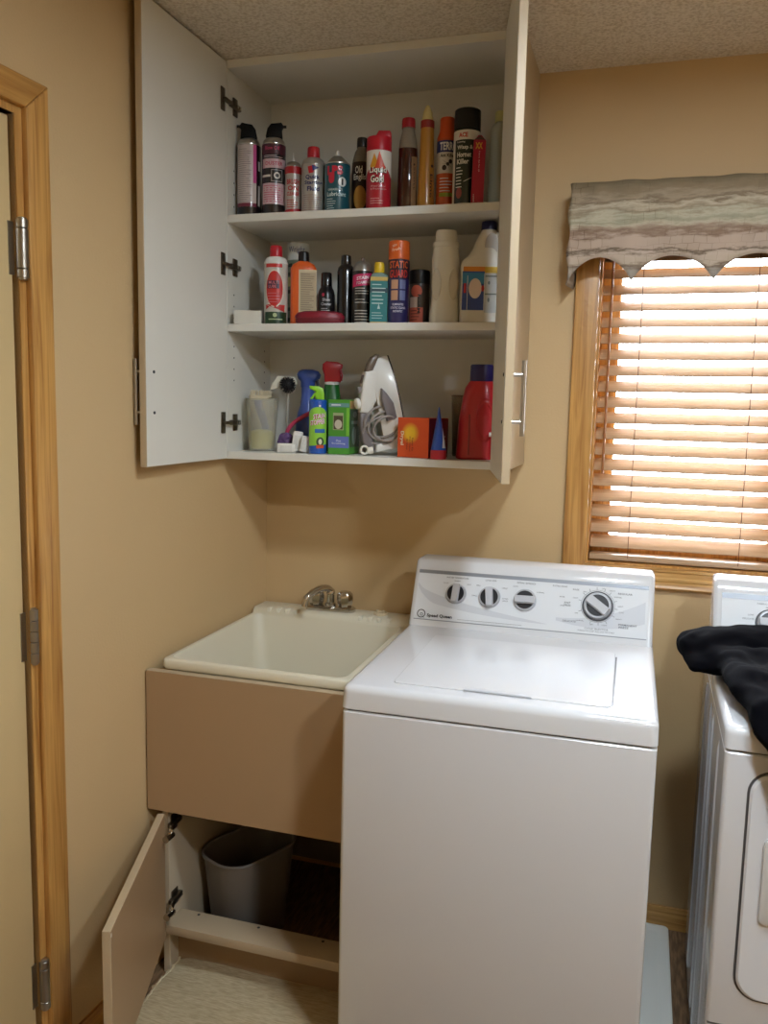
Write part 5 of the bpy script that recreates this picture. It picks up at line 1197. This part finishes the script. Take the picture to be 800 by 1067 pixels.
t = thing('carton', 'green carton with a picture window and blue band', 'box', (0.3295, -0.195, zs), 1, SHL)
obj('carton_body', bx(-0.0315, 0.0315, -0.045, 0.045, 0, 0.153, bev=0.0008, seg=1), M((78, 150, 50), 0.5), t)
S = flat(0.045); S2 = flat(0.045, 0.001); SR = sideR(0.0315); SR2 = sideR(0.0315, 0.001)
dec(t, 'label_band', (104, 118, 190), lambda b: d_rect(b, S, -0.0305, 0.0305, 0.018, 0.050, 2))
dec(t, 'label_top', (104, 150, 150), lambda b: d_rect(b, S, -0.0305, 0.0305, 0.132, 0.143, 2))
dec(t, 'label_edge', (122, 190, 62), lambda b: (d_rect(b, S, 0.022, 0.031, 0.052, 0.130, 2),))
dec(t, 'picture', (160, 176, 130), lambda b: d_rect(b, S2, -0.017, 0.014, 0.068, 0.116, 2))
dec(t, 'picture_shade', (84, 74, 56), lambda b: d_rect(b, flat(0.045, 0.0013), -0.015, 0.012, 0.070, 0.108, 2))
dec(t, 'picture_disc', (196, 190, 170), lambda b: d_ell(b, flat(0.045, 0.0016), -0.001, 0.084, 0.011, 0.013, 20))
dec(t, 'lettering', (206, 214, 226), lambda b: (d_text(b, S2, 'Scrubbing', 0.000, 0.030, 0.006, 0.040, 0.01), d_text(b, S2, 'Plus', 0.0, 0.038, 0.006, 0.014, 0.01), d_lines(b, S2, -0.022, 0.02, 0.140, 1, 0.01, 0.004)))
dec(t, 'label_side', (50, 84, 44), lambda b: d_rect(b, SR, -0.044, 0.044, 0.020, 0.126, 2))
dec(t, 'label_side_top', (206, 160, 96), lambda b: d_rect(b, SR, -0.044, 0.044, 0.128, 0.150, 2))
dec(t, 'label_side_mark', (130, 150, 140), lambda b: (d_ell(b, SR2, 0.0, 0.112, 0.018, 0.009, 16), d_rect(b, SR2, -0.030, 0.030, 0.085, 0.094, 2), d_ell(b, SR2, -0.005, 0.052, 0.020, 0.026, 16)))

# steam iron standing on its heel
ir = thing('steam_iron', 'white and grey steam iron standing on its heel with cord wrapped', 'iron', (0.474, -0.165, zs+0.0215), 37, SHL)
ir.rotation_euler[1] = math.radians(-11); ir.scale = (0.95, 0.95, 0.95)
IW = M((218, 214, 206), 0.35, coat=0.2); IG = M((120, 112, 112), 0.4); IT = M((112, 96, 84), 0.25, coat=0.3)
hwid = [(0.0, 0.040), (0.012, 0.047), (0.05, 0.054), (0.10, 0.053), (0.15, 0.047), (0.19, 0.038), (0.225, 0.026), (0.255, 0.012), (0.272, 0.003)]
def plan(k, o=0.0): return [(w*k, z+o) for z, w in hwid] + [(-w*k, z+o) for z, w in reversed(hwid)]
obj('sole_plate', prism(plan(1.0), 0.020, 0.024, 'X', bev=0.001), M((92, 84, 80), 0.25, metal=0.8), ir)
bm = B(); rg = []
for x, k, top in ((0.0198, 0.97, 0.0), (0.006, 0.93, 0.0), (-0.012, 0.80, -0.004), (-0.030, 0.62, -0.012), (-0.040, 0.50, -0.018)):
    rg.append([(x, y, max(0.0, z + top*(z/0.272))) for y, z in plan(k)])
loft(bm, rg); bmesh.ops.recalc_face_normals(bm, faces=bm.faces)
obj('water_tank', bm, IW, ir)
# grey side inset
bm = prism([(-0.026, 0.085), (0.004, 0.090), (0.000, 0.135), (-0.016, 0.165), (-0.028, 0.182), (-0.033, 0.150)], -0.050, -0.030, 'Y', bev=0.002); obj('side_inset', bm, IG, ir)
bm = prism([(-0.058, 0.232), (-0.036, 0.232), (-0.022, 0.252), (-0.006, 0.278), (-0.014, 0.281), (-0.030, 0.275), (-0.046, 0.256)], -0.014, 0.014, 'Y', bev=0.006, seg=3); obj('nose', bm, IT, ir)
hout = [(-0.030, 0.236), (-0.058, 0.236), (-0.072, 0.205), (-0.086, 0.160), (-0.094, 0.122), (-0.060, 0.112), (-0.050, 0.135), (-0.036, 0.150), (-0.028, 0.17)]
hnd = obj('handle', prism(hout, -0.018, 0.018, 'Y', bev=0.006, seg=3), IW, ir)
grip = [(-0.094, 0.123), (-0.101, 0.085), (-0.101, 0.035), (-0.092, 0.004), (-0.066, 0.004), (-0.068, 0.045), (-0.070, 0.085), (-0.066, 0.114)]
obj('grip', prism(grip, -0.0165, 0.0165, 'Y', bev=0.006, seg=3), IG, ir)
obj('heel', prism([(-0.070, 0.0), (0.012, 0.0), (0.012, 0.018), (-0.040, 0.026), (-0.066, 0.020)], -0.030, 0.030, 'Y', bev=0.004), IW, ir)
obj('button', bx(-0.088, -0.076, -0.010, 0.010, 0.178, 0.196, bev=0.003), IG, hnd)
obj('display', prism([(-0.0745, 0.205), (-0.064, 0.228), (-0.062, 0.227), (-0.0725, 0.204)], -0.009, 0.009, 'Y'), M((90, 84, 78), 0.3), hnd)
dial = lathe([(0.015, -0.006), (0.016, -0.004), (0.016, 0.004), (0.012, 0.007)], 18); do = obj('dial', dial, M((230, 226, 216), 0.35), hnd)
do.location = (-0.094, 0.0, 0.148); do.rotation_euler = (0, -PI/2, 0)
bm = B(); CORDG = M((150, 142, 136), 0.5)
for k, (cx_, cz_, rx_, rz_, yy, ph) in enumerate(((-0.040, 0.085, 0.050, 0.045, -0.030, 0.0), (-0.036, 0.072, 0.046, 0.042, -0.036, 0.3), (-0.044, 0.060, 0.052, 0.040, -0.026, 0.6), (-0.030, 0.064, 0.038, 0.036, -0.040, 0.9))):
    tube([(cx_ + rx_*math.cos(a+ph), yy + 0.010*math.sin(2*a+k) - 0.008*math.cos(a), cz_ + rz_*math.sin(a+ph)) for a in [2*PI*i/28 for i in range(28)]], 0.0036, 8, bm, closed=True)
obj('cord', bm, CORDG, ir)['kind'] = 'stuff'
obj('cord_loop', tube([(-0.096 + 0.012*math.cos(a) - 0.040*abs(math.sin(a*0.5)), 0.030*math.cos(a) - 0.004, 0.062 + 0.046*math.cos(a)) for a in [2*PI*i/28 for i in range(28)]], 0.0036, 8, closed=True), CORDG, ir)
pg = obj('plug', tube([(-0.098, -0.034, 0.010), (-0.082, -0.038, 0.010)], 0.010, 12), M((226, 220, 206), 0.4), ir)
obj('plug_ring', tube([(-0.108 + 0.011*math.cos(a), -0.036, 0.0145 + 0.011*math.sin(a)) for a in [2*PI*i/18 for i in range(18)]], 0.0034, 8, closed=True), M((226, 220, 206), 0.4), pg)

t = thing('carton', 'orange carton with a yellow burst next to the iron', 'box', (0.568, -0.215, zs), -20, SHL)
obj('carton_body', bx(-0.051, 0.051, -0.048, 0.048, 0, 0.108, bev=0.0008, seg=1), M((224, 84, 30), 0.5), t)
S = flat(0.048); S2 = flat(0.048, 0.001)
ym = bpy.data.materials.new('yellow_burst'); ym.use_nodes = True; nt = ym.node_tree; b = nt.nodes['Principled BSDF']; tc = nt.nodes.new('ShaderNodeTexCoord'); gr = nt.nodes.new('ShaderNodeTexGradient'); gr.gradient_type = 'SPHERICAL'
mp = nt.nodes.new('ShaderNodeMapping'); mp.vector_type = 'POINT'; mp.inputs['Location'].default_value = (0.008/0.03, 0.0, -0.066/0.03); mp.inputs['Scale'].default_value = (1/0.03, 0.0, 1/0.03)
nt.links.new(tc.outputs['Object'], mp.inputs[0]); nt.links.new(mp.outputs[0], gr.inputs[0])
rp = nt.nodes.new('ShaderNodeValToRGB'); rp.color_ramp.elements[0].color = rgb((224, 84, 30)); rp.color_ramp.elements[1].color = rgb((246, 196, 40)); rp.color_ramp.elements[1].position = 0.55
nt.links.new(gr.outputs[0], rp.inputs[0]); nt.links.new(rp.outputs[0], b.inputs['Base Color']); b.inputs['Roughness'].default_value = 0.5
bm = d_ell(B(), S, -0.008, 0.066, 0.030, 0.030, 24, 2); obj('label_burst', bm, ym, t, smooth=0)
dec(t, 'lettering', (244, 226, 204), lambda b: d_text(b, S2, 'Dryel', -0.036, 0.052, 0.013, 0.038, 0.03, vert=True))
dec(t, 'small_print', (150, 50, 20), lambda b: [d_text(b, S2, w, u, 0.036, 0.006, l, 0.01, vert=True) for w, u, l in (('At Home', -0.018, 0.030), ('Dry Cleaner', -0.009, 0.042), ('Starter Kit', 0.000, 0.036))])
dec(t, 'label_side', (116, 30, 40), lambda b: d_rect(b, sideR(0.051), -0.047, 0.047, 0.001, 0.107, 2))
dec(t, 'side_lettering', (196, 150, 160), lambda b: (d_lines(b, sideR(0.051, 0.001), 0.000, 0.036, 0.07, 5, 0.011, 0.003)))

t = thing('glue_tube', 'blue wedge shaped tube standing on its red cap', 'tube', (0.628, -0.279, zs), 14, SHL)
obj('cap', lathe([(0.021, 0), (0.0218, 0.002), (0.0215, 0.022), (0.020, 0.0245)], 24), M((186, 36, 52), 0.4), t)
rg = []
for i in range(9):
    f = i/8; a = 0.0205*(1-f) + 0.0012*f; c = 0.0205*(1-f) + 0.026*f
    rg.append([(a*math.cos(2*PI*k/24) - 0.001*f, c*math.sin(2*PI*k/24), 0.0245 + 0.1135*f) for k in range(24)])
obj('tube_body', loft(B(), rg), M((28, 78, 176), 0.35, coat=0.3), t)
dec(t, 'label_patch', (214, 214, 222), lambda b: d_tri(b, lambda u, v: ((0.0215*math.cos(u)*(1-(v-0.0245)/0.1135*0.93)+0.0012), 0.0215*math.sin(u), v), (-1.15, 0.030), (-0.55, 0.030), (-0.75, 0.085), 5))

t = thing('detergent_jug', 'red detergent jug with a navy cap', 'jug', (0.7125, -0.205, zs), 14, SHL)
RJ = M((190, 34, 42), 0.38, coat=0.2)
obj('jug_body', rloft([(0, 0.048, 0.034, 0.02), (0.004, 0.0515, 0.037, 0.024), (0.10, 0.0490, 0.037, 0.024, 0.003, 0), (0.160, 0.0440, 0.036, 0.026, 0.006, 0), (0.192, 0.040, 0.034, 0.028, 0.009, 0), (0.206, 0.034, 0.030, 0.0295, 0.012, 0), (0.211, 0.030, 0.028, 0.0275, 0.012, 0)], n=7), RJ, t)
obj('cap', lathe([(0.0310, 0.209), (0.0318, 0.212), (0.0310, 0.250), (0.0290, 0.2535), (0.02, 0.254)], 28, cx=0.012), M((38, 30, 92), 0.4), t)
obj('pour_ridge', bx(-0.0215, -0.0165, -0.0385, -0.036, 0.012, 0.12, bev=0.001), M((150, 40, 44), 0.4), t)
n = 24; bm = B(); rg = []
for rr, oo in ((1.0, 0.0), (0.9, 0.0035), (0.78, 0.0035), (0.70, 0.0005)):
    rg.append([(0.022 + 0.026*rr*math.cos(2*PI*i/n), -0.0362-oo, 0.105+0.060*rr*math.sin(2*PI*i/n)) for i in range(n)])
loft(bm, rg, cap0=False); bmesh.ops.recalc_face_normals(bm, faces=bm.faces); obj('grip_oval', bm, RJ, t)
dec(t, 'label_patch', (224, 218, 210), lambda b: d_rect(b, flat(0.037, 0.0044), 0.034, 0.042, 0.062, 0.074, 2))

t = thing('tumbler', 'clear tumbler with a brown rim behind the red jug', 'tumbler', (0.655, -0.10, zs), 10, SHL)
bm = loft(B(), [circ(r, z, 24) for r, z in ((0.026, 0.0), (0.028, 0.003), (0.034, 0.170), (0.0326, 0.170), (0.0268, 0.006), (0.001, 0.006))]); bmesh.ops.recalc_face_normals(bm, faces=bm.faces)
obj('tumbler_wall', bm, M((176, 160, 136), 0.2, trans=0.65), t)
obj('rim', tube(circ(0.0333, 0.171, 24), 0.0016, 6, closed=True), M((104, 74, 56), 0.4), t)
